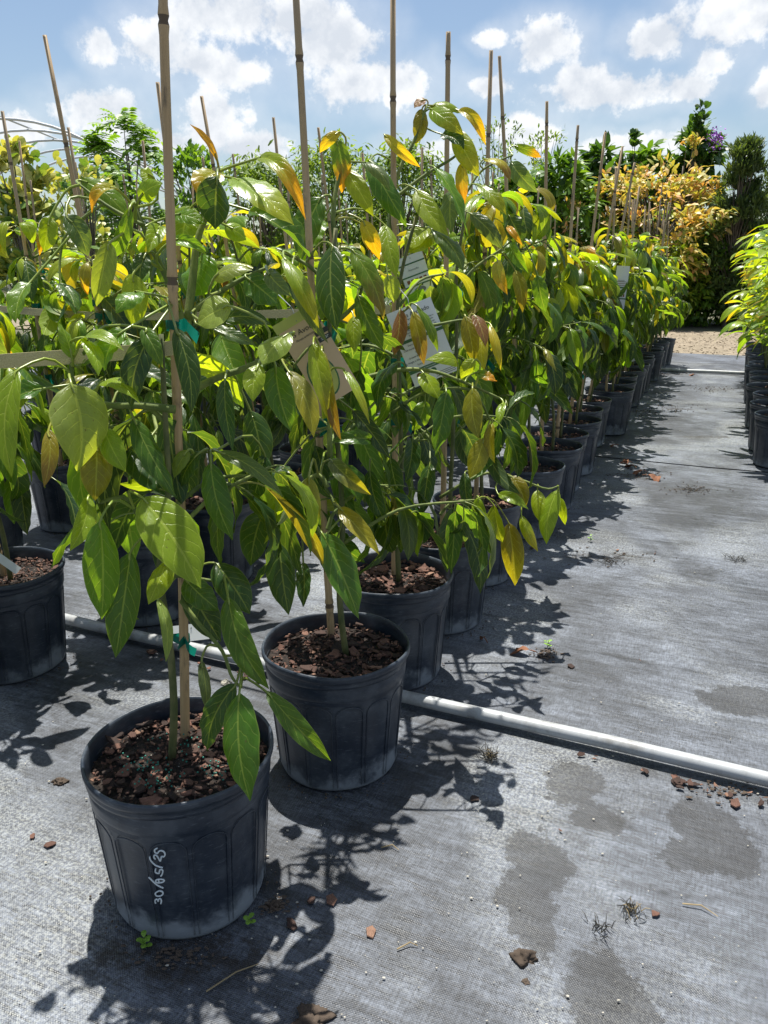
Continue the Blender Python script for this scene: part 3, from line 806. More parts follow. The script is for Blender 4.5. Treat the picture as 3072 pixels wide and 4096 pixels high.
plant_tag(2482, 1150, 3.45, .056, .185, R(-3), M_CARD, 'long narrow white tag in foliage far along the aisle-side row', [('Avocado', .008, 0, .03, M_WIRE, 'CENTER', 0)],
          [(0, .0, .056, .006, M_GREENINK), (0, -.048, .056, .005, M_GREENINK)] + [(-.018 + .009 * i, -.034, .006, .012, M_DEAD) for i in range(5)] + [(0, .025 - .008 * i, .04, .002, M_DEAD) for i in range(3)], [(-.005, -.068, .012, .01, M_TAN, .0008)])
for (x, y, d, w, h, r, lab) in [(1655, 2140, 1.80, .025, .03, .25, 'small white pot label stuck in the second pot beyond near pipe'), (18, 2245, 1.75, .018, .075, .75, 'grey stick label leaning in the pot that touches the near pipe'),
                                (2525, 1420, 4.35, .03, .075, .35, 'small white tag hanging low over pots far down the aisle'), (2262, 1585, 3.0, .028, .075, -.1, 'blank white tag low beside a pot rim midway along the aisle'), (765, 2530, 1.28, .075, .028, .0, 'pale low label strip behind the marked tree')]:
    plant_tag(x, y, d, w, h, r, M_CARD, lab)

# ------------------------------------------------------------------ irrigation pipes and straps
def pipe(name, s, t0, t1, r, label):
    b = MB(); n = 40
    b.tube([st(s + .004 * math.sin(i * .9), t0 + (t1 - t0) * i / n, r + .009 + .002 * math.sin(i * 1.7)) for i in range(n + 1)], r, 16)
    o = put(name, b.mesh(name, [M_PVC], True)); tag(o, label, 'pipe', 'white irrigation pipes across the fabric')
    b2 = MB(); c = st(s, t0 + (t1 - t0) * .3, r + .009); b2.tube([c - V * .035, c + V * .035], r * 1.18, 16)
    put('coupling', b2.mesh('coupling', [M_PVC], True), o)
    return o
pipe('irrigation_pipe', 1.385, -8.0, 2.5, .014, 'white plastic pipe crossing the fabric just behind the marked pot')
pipe('irrigation_pipe', 7.71, -8.0, 2.5, .0165, 'thin white plastic pipe across the aisle close to gravel path')
def strap(pts, label, w=.021, n=40):
    P = spline(pts, n); vs, uv, fs = [], [], []
    for i, p in enumerate(P):
        tw = .25 * math.sin(i * .35); d = (P[min(i + 1, n)] - P[max(i - 1, 0)]).normalized()
        side = d.cross(Vector((0, 0, 1))).normalized(); up = Vector((0, 0, 1)) * math.cos(tw) + side * math.sin(tw)
        sag = -.012 * math.sin(math.pi * i / n)
        for a, b_ in ((-1, -1), (1, -1), (1, 1), (-1, 1)):
            vs.append(p + up * a * w / 2 + side * b_ * .0009 + Vector((0, 0, sag))); uv.append((i / n * .6, (a + 1) * .01))
    for i in range(n):
        for k in range(4): fs.append([4 * i + k, 4 * i + (k + 1) % 4, 4 * i + 4 + (k + 1) % 4, 4 * i + 4 + k])
    fs += [[0, 1, 2, 3], [4 * n + 3, 4 * n + 2, 4 * n + 1, 4 * n]]
    o = put('webbing_strap', mesh('webbing_strap', vs, fs, [M_STRAP], False, uv))
    tag(o, label, 'strap', 'beige straps tying the canes'); return o

# ------------------------------------------------------------------ the avocado block
ORD = ['', 'first', 'second', 'third', 'fourth', 'fifth', 'sixth', 'seventh', 'eighth', 'ninth', 'tenth', 'eleventh', 'twelfth', 'thirteenth',
       'fourteenth', 'fifteenth', 'sixteenth', 'seventeenth', 'eighteenth', 'nineteenth', 'twentieth', 'twenty-first', 'twenty-second', 'twenty-third', 'twenty-fourth']
GROUP = 'avocado trees in black pots set out in rows'
def px_of(p):
    dz = p.z - CAMH; f = p.y * math.cos(PITCH) - dz * math.sin(PITCH); u = p.y * math.sin(PITCH) + dz * math.cos(PITCH)
    return (1536 + FPX * p.x / f, 2048 - FPX * u / f, f) if f > .05 else (9e9, 9e9, f)

HEROES = {
 1: [  # bx, by, tx, ty, width px, depth, colour, arch, tip colour, tip weight
 (285,1535,312,1885,266,.93,'pale',.10), (570,1991,806,2345,240,.95,'lime',.08), (401,2080,412,2483,160,.96,'green',.06), (523,2206,463,2632,150,1.0,'mid',.06),
 (352,1988,278,2205,90,.98,'lime',.10), (671,2238,593,2418,100,1.0,'lime',.12), (630,2390,662,2650,55,1.02,'pale',.06), (740,2316,875,2440,125,1.05,'mid',.1),
 (745,2330,884,2567,150,1.08,'blue',.1), (861,2252,1000,2456,150,1.10,'dark',.12), (912,2386,1074,2757,130,1.02,'mid',.08), (945,2733,829,3007,120,1.0,'dark',.10),
 (958,2770,997,3205,167,.98,'mid',.08), (1065,2766,1324,3044,105,1.0,'mid',.12), (806,2640,833,2849,52,1.08,'grey',.1),
 (702,1309,767,1656,108,.93,'dark',.08), (600,1341,521,1641,128,.93,'blue',.10), (500,1320,415,1480,92,.925,'green',.12), (570,1310,650,1470,80,.92,'mid',.12), (330,1350,395,1500,70,.92,'lime',.15), (398,1537,557,1598,66,.95,'lime',.25), (926,1225,788,1294,130,.98,'pale',.10),
 (839,1305,1085,1290,85,1.02,'dark',.22), (839,1305,1023,1385,55,1.0,'grey',.15), (1157,1334,1049,1457,108,1.0,'pale',.08), (1034,1457,1013,1605,100,.98,'lime',.08),
 (1103,1464,1165,1725,137,1.02,'mid',.08), (900,1515,933,1804,82,1.0,'dark',.06), (532,1670,712,1992,108,.99,'mid',.06), (506,1775,673,1985,170,1.06,'dark',.05),
 (416,1710,499,1884,108,.97,'lime',.08), (390,1768,380,2003,145,.98,'olive',.06), (195,1717,174,1945,74,.93,'olive',.10,'brown',.7), (72,1479,43,1905,125,.92,'lime',.08),
 (174,1555,-10,1656,80,.95,'mid',.15), (289,1435,239,1287,62,.95,'green',.08), (311,1399,495,1403,52,.94,'lime',.32), (318,1464,506,1356,75,.97,'green',.15),
 (843,1847,930,2160,125,1.03,'mid',.08), (803,1808,716,1949,62,1.03,'dark',.08), (752,1800,694,1912,66,1.04,'pale',.08), (875,1808,1132,1985,70,1.02,'grey',.15),
 (870,704,861,917,148,1.0,'dark',.06), (872,690,795,790,125,1.03,'ylw',.10,'orange',.6), (870,648,759,497,30,1.02,'orange',.15), (1028,634,1222,872,82,1.0,'lime',.30,'orange',.9),
 (935,713,1176,884,118,1.03,'lime',.10,'ylw',.5), (1000,843,1241,1018,112,1.05,'mid',.15), (556,796,648,731,90,1.0,'lime',.10), (472,759,366,847,52,.98,'ylw',.35,'orange',.9),
 (324,722,518,880,112,1.05,'green',.15), (264,861,352,1023,102,.98,'grey',.08), (519,829,365,1070,72,.98,'green',.22), (769,824,731,985,150,1.06,'lime',.06), (685,963,824,1003,52,.97,'green',.25),
 (441,969,390,1225,105,.96,'pale',.10), (532,1095,535,1312,125,1.0,'lime',.08), (557,1168,463,1247,80,.96,'green',.20), (586,1012,557,1131,80,1.02,'dark',.10),
 (687,972,825,1016,62,1.02,'lime',.15), (810,1016,759,1189,150,1.07,'green',.05), (854,1117,1005,1073,68,.98,'pale',.18), (984,1110,1114,1218,130,1.04,'mid',.12), (1070,1084,1165,1182,80,1.02,'grey',.12),
 (640,900,590,1010,85,1.05,'lime',.1), (700,860,820,890,70,1.04,'green',.2), (620,720,560,680,60,1.0,'lime',.1), (900,900,985,960,80,1.08,'lime',.15), (720,1750,770,1990,120,1.12,'dark',.06),
 (1000,1640,1040,1890,130,1.12,'dark',.06), (600,1560,650,1760,110,1.12,'dark',.06), (880,1330,960,1560,140,1.12,'green',.06), (1060,1820,1010,2010,110,1.12,'dark',.06),
 (200,870,175,1010,90,1.02,'lime',.10), (120,1130,60,1290,80,1.02,'green',.1), (240,1130,300,1260,80,1.05,'mid',.1)],
 2: [(1329,980,1350,1325,142,1.22,'dark',.06), (1135,1027,1278,1305,78,1.2,'lime',.16,'ylw',.7), (1170,1052,1312,1373,70,1.23,'grey',.14), (1253,1373,1329,1706,95,1.18,'lime',.10,'ylw',.6),
 (1287,1398,1363,1761,78,1.19,'olive',.12,'brown',.9), (1152,1482,1253,1752,102,1.16,'olive',.10,'ylw',.6), (1371,1474,1481,1689,38,1.2,'lime',.15,'ylw',.5), (1430,1178,1540,1406,95,1.3,'mid',.12),
 (1405,997,1544,1271,105,1.28,'green',.15,'brown',.7), (1413,1263,1418,1406,72,1.3,'lime',.08), (1540,900,1590,1103,86,1.35,'lime',.08), (1447,880,1515,1039,74,1.3,'ylw',.12,'orange',.9),
 (1236,1905,1227,2178,122,1.15,'olive',.06,'ylw',.8), (1356,2030,1519,2212,84,1.2,'olive',.10,'ylw',.9), (1056,2044,1000,2261,140,1.22,'dark',.08), (1116,2141,1153,2460,132,1.2,'dark',.06),
 (1287,2131,1431,2479,152,1.2,'mid',.07), (1204,2011,1102,2085,90,1.22,'grey',.1), (1213,2252,1213,2428,72,1.26,'dark',.08), (1321,1837,1485,1980,82,1.22,'grey',.2,'ylw',.7),
 (1413,1642,1561,1836,82,1.32,'blue',.10), (1489,1760,1316,1769,72,1.3,'mid',.25), (1343,556,1370,769,88,1.3,'green',.06,'orange',1.0), (1361,528,1278,611,52,1.3,'ylw',.25,'orange',.4),
 (1380,676,1491,861,90,1.32,'lime',.10), (1444,648,1560,760,52,1.3,'grey',.18), (1287,787,1204,1040,130,1.28,'mid',.06), (1463,907,1518,1030,66,1.34,'ylw',.1,'orange',.9),
 (1290,880,1240,1000,90,1.36,'green',.1), (1230,1310,1190,1420,80,1.35,'mid',.1), (1440,1480,1400,1640,90,1.38,'dark',.08), (1260,1780,1290,1960,90,1.38,'dark',.08), (1140,1860,1090,2000,90,1.33,'dark',.1),
 (1380,1860,1440,2030,95,1.36,'mid',.08), (1480,1880,1540,2090,90,1.38,'dark',.08), (1350,2150,1300,2290,85,1.38,'dark',.08)],
 3: [(1734,934,1616,1010,92,1.6,'lime',.12), (1726,917,1852,1086,72,1.58,'grey',.15), (1550,1100,1574,1212,80,1.55,'pale',.08), (1599,1238,1578,1423,68,1.45,'brown',.08),
 (1650,1246,1692,1457,72,1.45,'olive',.10,'brown',.9), (1668,1222,1751,1406,42,1.46,'green',.15), (1831,1457,1700,1440,62,1.45,'lime',.40), (1903,1436,1844,1516,62,1.45,'lime',.15),
 (1903,1490,1987,1525,48,1.46,'green',.2,'orange',1.), (1861,1263,1895,1457,82,1.48,'olive',.08), (1895,1258,1941,1389,58,1.47,'brown',.12), (1937,1330,1937,1482,62,1.5,'ylw',.1),
 (1962,1297,2004,1482,42,1.5,'ylw',.22), (1785,1567,1743,1824,102,1.42,'mid',.06), (1890,1550,1911,1752,92,1.42,'olive',.08), (1937,1752,1878,1913,95,1.45,'olive',.08,'ylw',.6),
 (2013,1609,1996,1697,42,1.45,'lime',.15), (1970,1693,1979,1853,52,1.46,'olive',.15,'ylw',.5), (1692,1490,1760,1592,80,1.45,'lime',.08), (1591,1448,1506,1626,72,1.44,'dark',.18),
 (1700,1605,1650,1723,90,1.48,'green',.08), (1590,1580,1600,1720,66,1.5,'dark',.08), (1480,640,1629,900,102,1.5,'mid',.15), (1666,759,1795,940,95,1.55,'lime',.06), (1536,537,1680,667,52,1.52,'ylw',.25,'orange',.6),
 (1689,435,1666,574,70,1.58,'olive',.08,'ylw',.4), (1703,398,1656,430,36,1.58,'pink',.1), (1721,435,1855,537,82,1.58,'lime',.2,'ylw',.6), (1721,428,1851,454,52,1.6,'lime',.25),
 (1832,440,1943,574,52,1.6,'ylw',.25,'orange',.6), (1767,537,1855,600,72,1.58,'dark',.12), (1823,519,1916,704,100,1.58,'lime',.1,'ylw',.5), (1851,648,1860,815,60,1.6,'ylw',.08,'orange',1.),
 (1805,759,1805,935,88,1.58,'grey',.08), (1735,667,1879,935,52,1.55,'green',.12), (1703,907,1620,1000,85,1.6,'lime',.1), (1650,1750,1620,1930,80,1.52,'dark',.06), (1720,1850,1690,2060,80,1.5,'dark',.06),
 (1560,1830,1600,2010,80,1.5,'dark',.06), (1640,2040,1600,2210,80,1.5,'dark',.06), (1500,1990,1480,2150,80,1.5,'mid',.06), (1690,1750,1740,1900,70,1.6,'blue',.06)],
 4: [(1818,2030,1788,2292,98,1.72,'dark',.06), (1864,2106,1929,2373,82,1.72,'dark',.08), (2035,2091,2060,2343,108,1.85,'olive',.06,'ylw',.9), (2085,2060,2151,2207,52,1.87,'lime',.15,'ylw',.8),
 (2230,1960,2185,2175,86,1.9,'lime',.08), (1914,1990,1944,2141,72,1.78,'lime',.1), (1975,2020,2005,2171,72,1.82,'lime',.1), (2046,1904,2105,2022,82,1.88,'olive',.12), (1992,1976,2114,2039,52,1.86,'lime',.25),
 (2150,1960,2160,2090,70,1.92,'lime',.1), (2240,1990,2262,2100,45,1.92,'lime',.1), (2055,583,2166,630,42,1.85,'lime',.25,'orange',.9), (2045,648,2147,769,80,1.85,'grey',.2), (1934,639,2041,731,42,1.8,'ylw',.3,'brown',.9),
 (1916,741,2027,852,62,1.8,'lime',.15,'ylw',.5), (1879,852,2013,1000,72,1.75,'grey',.12), (2036,861,2092,981,98,1.8,'dark',.08), (2030,905,2092,985,32,1.78,'orange',.3), (2150,1100,2180,1250,70,1.9,'mid',.1),
 (1990,1040,2030,1180,60,1.8,'ylw',.15,'orange',.7), (2030,960,2110,1090,60,1.85,'green',.15), (2060,1080,2090,1250,62,1.82,'olive',.12,'brown',.5), (1860,1890,1880,2050,60,1.85,'dark',.06)],
}
BRANCHES = {   # px polylines with depth, base radius, tip radius
 1: [([(700,1638),(560,1622),(415,1617),(300,1545),(285,1440)], .97, .0055, .0025), ([(722,2400),(800,2500),(889,2604),(926,2705),(965,2750)], 1.06, .0035, .0018),
     ([(700,2290),(640,2180),(559,2075),(500,1990),(400,2010)], 1.02, .0045, .0022), ([(735,1580),(860,1515),(984,1471),(1080,1420),(1160,1350)], 1.03, .0055, .0025),
     ([(752,1280),(770,1120),(790,960),(830,850),(868,690)], 1.05, .0065, .003), ([(740,1330),(690,1160),(615,1008),(571,900),(532,800)], 1.04, .0055, .0025),
     ([(750,1260),(860,1180),(980,1110),(1070,1070)], 1.05, .0045, .002), ([(720,1850),(790,1815),(870,1800)], 1.05, .0035, .002), ([(720,1960),(640,1830),(520,1740),(420,1700)], 1.05, .004, .002),
     ([(690,2300),(760,2310),(900,2330)], 1.09, .0035, .002), ([(571,900),(440,830),(320,740)], 1.03, .003, .0015)],
 2: [([(1310,1950),(1270,1900),(1180,1960),(1110,2040)], 1.24, .0045, .002), ([(1320,1830),(1310,1500),(1260,1380),(1170,1470)], 1.24, .0045, .002), ([(1330,1250),(1345,1050),(1333,833),(1380,602)], 1.31, .006, .003),
     ([(1330,1300),(1400,1240),(1440,1180),(1480,1000)], 1.31, .0045, .002), ([(1310,2120),(1330,2060),(1360,2030)], 1.25, .004, .002), ([(1310,2200),(1280,2140),(1210,2150)], 1.25, .004, .002), ([(1330,1150),(1230,1060),(1130,1010)], 1.27, .004, .002)],
 3: [([(1560,1560),(1439,1524),(1582,1482),(1717,1482),(1844,1524),(2013,1600)], 1.46, .0055, .0022), ([(1560,1380),(1624,1313),(1740,1300),(1852,1280),(1930,1290)], 1.5, .0045, .002),
     ([(1560,1000),(1560,870),(1592,694),(1656,565),(1707,420)], 1.58, .006, .0025), ([(1570,800),(1700,700),(1800,640),(1850,600)], 1.6, .004, .002), ([(1590,1300),(1600,1260),(1640,1225)], 1.48, .003, .002),
     ([(1570,1900),(1640,1780),(1700,1760)], 1.56, .004, .002), ([(1570,1650),(1700,1570),(1880,1560),(1960,1680)], 1.46, .004, .002)],
 4: [([(1760,1990),(1928,1896),(2063,1913),(2181,1955),(2230,1945)], 1.88, .0045, .002), ([(1780,900),(1860,780),(1930,680),(2050,620)], 1.83, .004, .002), ([(1770,1250),(1880,1090),(2000,1000),(2060,950)], 1.83, .004, .002), ([(1760,2060),(1810,2010),(1900,2000)], 1.8, .004, .002)],
}
def hero_leaf(root, spec, nodes, rg):
    bx, by, tx, ty, w, d, key, arch = spec[:8]
    tipk, tipw = (spec[8], spec[9]) if len(spec) > 8 else (None, 0)
    dt = rg.uniform(-.035, .02)
    B = at_depth(bx, by, d); T = at_depth(tx, ty, d + dt)
    ax = (T - B); L = ax.length; axn = ax.normalized()
    mid = (B + T) / 2; view = (cam.location - mid).normalized()
    N = view * .8 + Vector((0, 0, rg.uniform(.25, 1.1))) + Vector((rg.uniform(-.65, .65), rg.uniform(-.3, .3), 0))
    N = (N - axn * N.dot(axn)).normalized()
    vis = max(.55, abs(N.dot((view - axn * view.dot(axn)).normalized())))
    W = w / FPX * d / vis * .90
    nv = 15; L2 = B + ax * .5 + N * arch * L * 1.6
    cen = [(B * (1 - f) ** 2 + L2 * 2 * f * (1 - f) + T * f * f) for f in [i / nv for i in range(nv + 1)]]
    lat = axn.cross(N) * rg.uniform(-.07, .07) * L; rec = rg.uniform(-.03, .07) * L
    cen = [c - B + lat * math.sin(math.pi * i / nv) - N * rec * (i / nv) ** 3 for i, c in enumerate(cen)]
    tw = rg.uniform(-.8, .8)
    X = axn.cross(N)
    nr = [(N * math.cos(tw * (i / nv - .4)) + X * math.sin(tw * (i / nv - .4))) for i in range(nv + 1)]
    best, bd = None, .15
    for q in nodes:
        v = q - B; c = v.length + .9 * max(0, v.dot(axn))
        if c < bd and v.length > .012: best, bd = q, c
    d0 = (cen[1] - cen[0]).normalized()
    A = (best - B) if best is not None else (-d0 * .032 - N * .012 + Vector((0, 0, -.012)))
    m = A.length
    pet = spline([A, A * .45 - d0 * m * .30, Vector((0, 0, 0)), d0 * .012], 8)
    old = key in ('dark', 'mid', 'blue', 'grey', 'green')
    wave = rg.uniform(.035, .08) if old and w < 135 else rg.uniform(.01, .03)
    vs, fs, uv = leaf_geometry(cen, nr, W, 8, rg.choice([.1, .2, .3, .45, .65]), rg.uniform(.1, .55), wave, rg.uniform(2.5, 4.5), rg.uniform(0, 6), prof_avo, pet, .0016)
    o = put('leaf', mesh('leaf', vs, fs, [M_LEAF], True, uv), root, Matrix.Translation(B - root.location))
    colour(o, key, rg, tipk, tipw, .12)
def row_plants():
    special = {
      (0, .772): dict(idx=1, top=.84, ct=at_Y(653, -750, .99), lab='leafy avocado tree in the black pot marked with white handwritten numbers', cb=at_z(716, 2930, .225)),
      (0, 1.160): dict(idx=2, top=.98, ct=at_Y(1165, -250, 1.31), lab='avocado tree in black pot between marked pot and white pipe, tan picture tag in leaves', cb=at_z(1333, 2530, .225)),
      (0, 1.525): dict(idx=3, top=1.02, ct=at_Y(1577, -80, 1.66), lab='tall avocado tree with white printed tag, first in aisle-side row beyond near pipe', cb=at_z(1577, 2290, .225)),
      (0, 1.84): dict(idx=4, top=1.05, ct=at_Y(1797, 130, 1.95), lab='avocado tree second beyond the near pipe in the aisle-side row'),
    }
    rows = [(-.65, [.772, 1.160, 1.525, 1.84, 2.20, 2.66, 3.02, 3.31, 3.60, 3.90, 4.25, 4.60, 4.94, 5.29, 5.64, 5.98, 6.33, 6.68, 7.04, 7.40, 7.95, 8.32]),
            (-1.42, [.43, .80, 1.168, 1.525, 1.87, 2.22, 2.60, 2.95, 3.27, 3.60, 3.95, 4.3, 4.68, 5.05, 5.4, 5.78, 6.15, 6.55, 6.95, 7.35, 7.95, 8.35]),
            (-2.25, [1.70, 2.04, 2.40, 2.76, 3.12, 3.5, 3.88, 4.26, 4.65, 5.05, 5.45, 5.85, 6.3, 6.75, 7.25]),
            (-3.02, [2.4, 2.78, 3.16, 3.55, 3.95, 4.35, 4.8, 5.25, 5.7, 6.2, 6.7, 7.2]),
            (-3.80, [3.05, 3.5, 3.95, 4.4, 4.9, 5.4, 5.95, 6.5, 7.1])]
    tops = {(0, 2.20): (1963, 200), (0, 2.66): (1997, 225), (0, 3.02): (2185, 405), (0, 3.31): (2315, 500), (0, 3.60): (2422, 528), (0, 3.90): (2490, 585), (0, 4.25): (2540, 650),
            (1, 1.525): (172, 140), (1, 1.87): (632, 330), (1, 2.22): (800, 385), (1, 2.60): (1095, 470), (1, 2.95): (1270, 510), (1, 3.60): (1690, 590), (2, 2.04): (10, 445), (2, 2.40): (275, 510)}
    rowname = ['aisle-side row', 'second row from the aisle', 'third row from the aisle', 'fourth row from the aisle', 'fifth row from the aisle']
    out = {}
    for ri, (t0, ss) in enumerate(rows):
        n_beyond = 0; n_near = 0
        for s in ss:
            seed = int(ri * 1000 + s * 100); rg = random.Random(seed)
            sp = special.get((ri, s))
            t = t0 + (rg.uniform(-.03, .03) if not sp else {1: -.02, 2: .04, 3: .0, 4: .01}[sp['idx']])
            t += 0 if sp else rg.uniform(-.03, .03)
            if ri == 1 and s == 1.168: t = -1.505
            loc = st(s + (0 if sp else rg.uniform(-.03, .03)), t, .003 if s < 3.9 else .010)
            near = 150 if sp and sp['idx'] <= 3 else (70 if loc.length < 2.3 and ri < 3 else 0)
            root = potted(loc, 0, near, seed)
            for ch in root.children: ch.rotation_euler = (0, 0, rg.uniform(0, 6.28))
            if s > 1.385: n_beyond += 1
            else: n_near += 1
            if sp: lab = sp['lab']
            elif s > 1.385: lab = 'staked avocado tree, %s beyond near pipe in the %s' % (ORD[n_beyond], rowname[ri])
            else: lab = {.43: 'avocado tree holding the far end of the wide beige strap, second row from aisle', .80: 'avocado tree in second row from the aisle, second before the near pipe', 1.168: 'avocado tree in black pot touching the near pipe, second row from the aisle'}[s]
            tag(root, lab, 'potted tree', GROUP)
            key = (ri, s)
            if sp:
                ct = sp['ct'] - loc; cb = sp['cb'] - loc if 'cb' in sp else Vector((0, 0, .22))
                cb.z = .12
            else:
                if key in tops: ct = at_Y(*tops[key], loc.y) - loc
                else: ct = Vector((rg.uniform(-.10, .06), rg.uniform(-.06, .06), rg.uniform(1.38, 1.48) if ri else rg.uniform(1.34, 1.44)))
                cb = Vector((rg.uniform(-.015, .015), rg.uniform(-.015, .015), .12))
            add_cane(root, rg, ct, cb, 0 if sp and sp['idx'] == 1 else 2)
            keep = None
            if sp:
                dep = px_of(loc + Vector((0, 0, .75)))[2]; i = sp['idx']
                ymax = {1: 2080, 2: 2250, 3: 2150, 4: 2150}[i]
                def keep(p, dep=dep, ymax=ymax):
                    x, y, f = px_of(p); return f > dep + .02 and y < ymax and p.z > .42
            elif ri == 1 and s < 1.0:
                def keep(p):
                    x, y, f = px_of(p); return x < -120
            elif ri == 1 and s < 2.0:
                def keep(p): return p.z > .48
            elif ri == 0:
                def keep(p):
                    x, y, f = px_of(p); return y < 1900 and p.z > .54
            top = sp['top'] if sp else rg.uniform(.86, 1.10) + (.04 if ri == 0 and s < 2.8 else 0)
            nb = 15 if ri == 0 else 13 if ri < 2 else (10 if ri == 2 else 8)
            grow(root, rg, top, nb, ct, (.42 if sp else .5) if ri == 0 else .45, keep, 1.0 if sp or ri else .88, 9 if ri < 2 else (8 if ri < 3 else 6), -1 if sp and sp['idx'] == 1 else 1)
            if sp:
                i = sp['idx']; nodes = []
                for (poly, d, r0, r1) in BRANCHES[i]:
                    P = [at_depth(x, y, d) for x, y in poly]
                    branch_obj(root, [p - loc for p in P], r0, r1, seg=14, n=8)
                    nodes += spline(P, 22)[3:]
                rh = random.Random(77 + i)
                for spec in HEROES[i]: hero_leaf(root, spec, nodes, rh)
            out[key] = root
    return out
PLANTS = row_plants()
p1 = PLANTS[(0, .772)]
for (x, y, d, rz) in [(705, 1300, 1.0, .2), (722, 2622, 1.10, -.2)]:       # tapes on the marked tree
    p = at_depth(x, y, d)
    ca, cb = at_z(716, 2930, .225), at_Y(653, -750, .99); f = (p.z - ca.z) / (cb.z - ca.z); q = ca.lerp(cb, f)
    put('tie_tape', TAPES[1], p1, Matrix.Translation(q - p1.location + Vector((.006, .0, 0))) @ Matrix.Rotation(rz, 4, 'Z') @ Matrix.Scale(.85, 4))
ca = at_Y(690, 1392, .985)
strap([ca, (ca + Vector((-1.12, .96, .80))) / 2, Vector((-1.12, .96, .80))], 'wide beige strap running from the marked tree to second row', .018)
strap([st(1.53, -.66, .84), st(1.53, -1.42, .82), st(1.60, -2.25, .84), st(1.75, -3.1, .82)], 'beige strap across the rows at first pots beyond the near pipe', .018, 60)
strap([st(2.95, -.66, .84), st(2.95, -1.42, .85), st(2.9, -2.25, .84)], 'thin beige strap across the rows further down the block', .018)

# ------------------------------------------------------------------ handwriting on the marked pot
def on_pot(x, y, root, off=.0012):
    r = ray(x, y); o = Vector((0, 0, CAMH)); t = .4
    for i in range(4000):
        p = o + r * t; z = p.z - root.location.z
        d = math.hypot(p.x - root.location.x, p.y - root.location.y)
        if 0 < z < .225 and d < (.116 + .018 * z / .228) * p1.children[0].scale[0]: break
        t += .0005
    q = p - root.location; h = Vector((q.x, q.y, 0)).normalized()
    return q + h * off
Z = lambda x, y: (400 + x * .422, 3300 + y * .422)
STROKES = [[(532, 737), (526, 718), (530, 700), (545, 697), (553, 708), (556, 718), (558, 702), (568, 690), (581, 697), (585, 716), (580, 740)],
           [(540, 630), (528, 642), (535, 662), (560, 668), (588, 660), (600, 642), (592, 624), (565, 618), (540, 630)], [(466, 488), (498, 520), (545, 562), (604, 592)],
           [(540, 512), (530, 524), (542, 538), (575, 540), (606, 530), (610, 516), (590, 508), (560, 508), (540, 512)], [(556, 509), (560, 525), (566, 538)],
           [(532, 405), (528, 440), (562, 452), (566, 430), (578, 414), (596, 422), (596, 446), (588, 468), (578, 478)], [(474, 294), (482, 325), (520, 368), (560, 388), (598, 398)],
           [(528, 318), (514, 298), (520, 280), (538, 282), (556, 306), (572, 336), (580, 318), (584, 292)], [(547, 213), (522, 228), (524, 252), (548, 262), (560, 244), (584, 236), (610, 250), (618, 276), (604, 296), (590, 290), (586, 300)]]
b = MB()
for sk in STROKES:
    P = spline([on_pot(*Z(x, y), p1) for x, y in sk], len(sk) * 3)
    b.tube(P, .0011, 6)
put('handwritten_date', b.mesh('handwritten_date', [M_CHALK], True), p1)['label'] = 'white handwritten date 30/05/25'

# ------------------------------------------------------------------ row on the other side of the aisle
def right_row():
    for i in range(13):
        s = 4.12 + i * .335; rg = random.Random(900 + i)
        loc = st(s, .27 + rg.uniform(-.02, .02), .011)
        root = potted(loc, 0, 0, 900 + i); root.name = 'potted_mango_tree'
        tag(root, 'potted tree with bright yellow-green pointed leaves across the aisle, %s in its row' % ORD[i + 1], 'potted tree', 'yellow-green trees across the aisle')
        tp = [Vector((rg.uniform(-.02, .02), rg.uniform(-.02, .02), .2 + .16 * k)) for k in range(6)]; top = rg.uniform(1.0, 1.15)
        tp = [Vector((p.x, p.y, .2 + (top - .2) * k / 5)) for k, p in enumerate(tp)]
        branch_obj(root, tp, .008, .004, 'trunk', M_TRUNK, 8, 12)
        P = spline(tp, 20); az = rg.uniform(0, 6)
        for k in range(10):
            p0 = P[6 + int(k * 1.4)]; az += 2.4; e = rg.uniform(.35, .95); L = rg.uniform(.14, .29)
            out = Vector((math.cos(az), math.sin(az), 0)); d = (out * math.cos(e) + Vector((0, 0, math.sin(e)))); p2 = p0 + d * L
            branch_obj(root, [p0, p0.lerp(p2, .5) + out * .02, p2], .004, .002)
            n = 11
            for j in range(n):
                a = j * 2.4 + rg.uniform(0, 1); q = p0.lerp(p2, .35 + .65 * j / n); el = rg.uniform(-.2, .9)
                y = (Vector((math.cos(a), math.sin(a), math.sin(el))) + d * .7).normalized()
                h = (q.z - .4) / .8; key = rg.choice(['lime', 'lime', 'green', 'lime', 'green']) if h > rg.uniform(.0, .45) else rg.choice(['mid', 'dark', 'green'])
                leaf_obj(root, rg.choice(MANGO), frame(q, y, Vector((0, 0, 1)), rg.uniform(-.4, .4), rg.uniform(.8, 1.15)), key, rg, 'orange', rg.choice([0, 0, 0, 0, 0, .5]))
right_row()

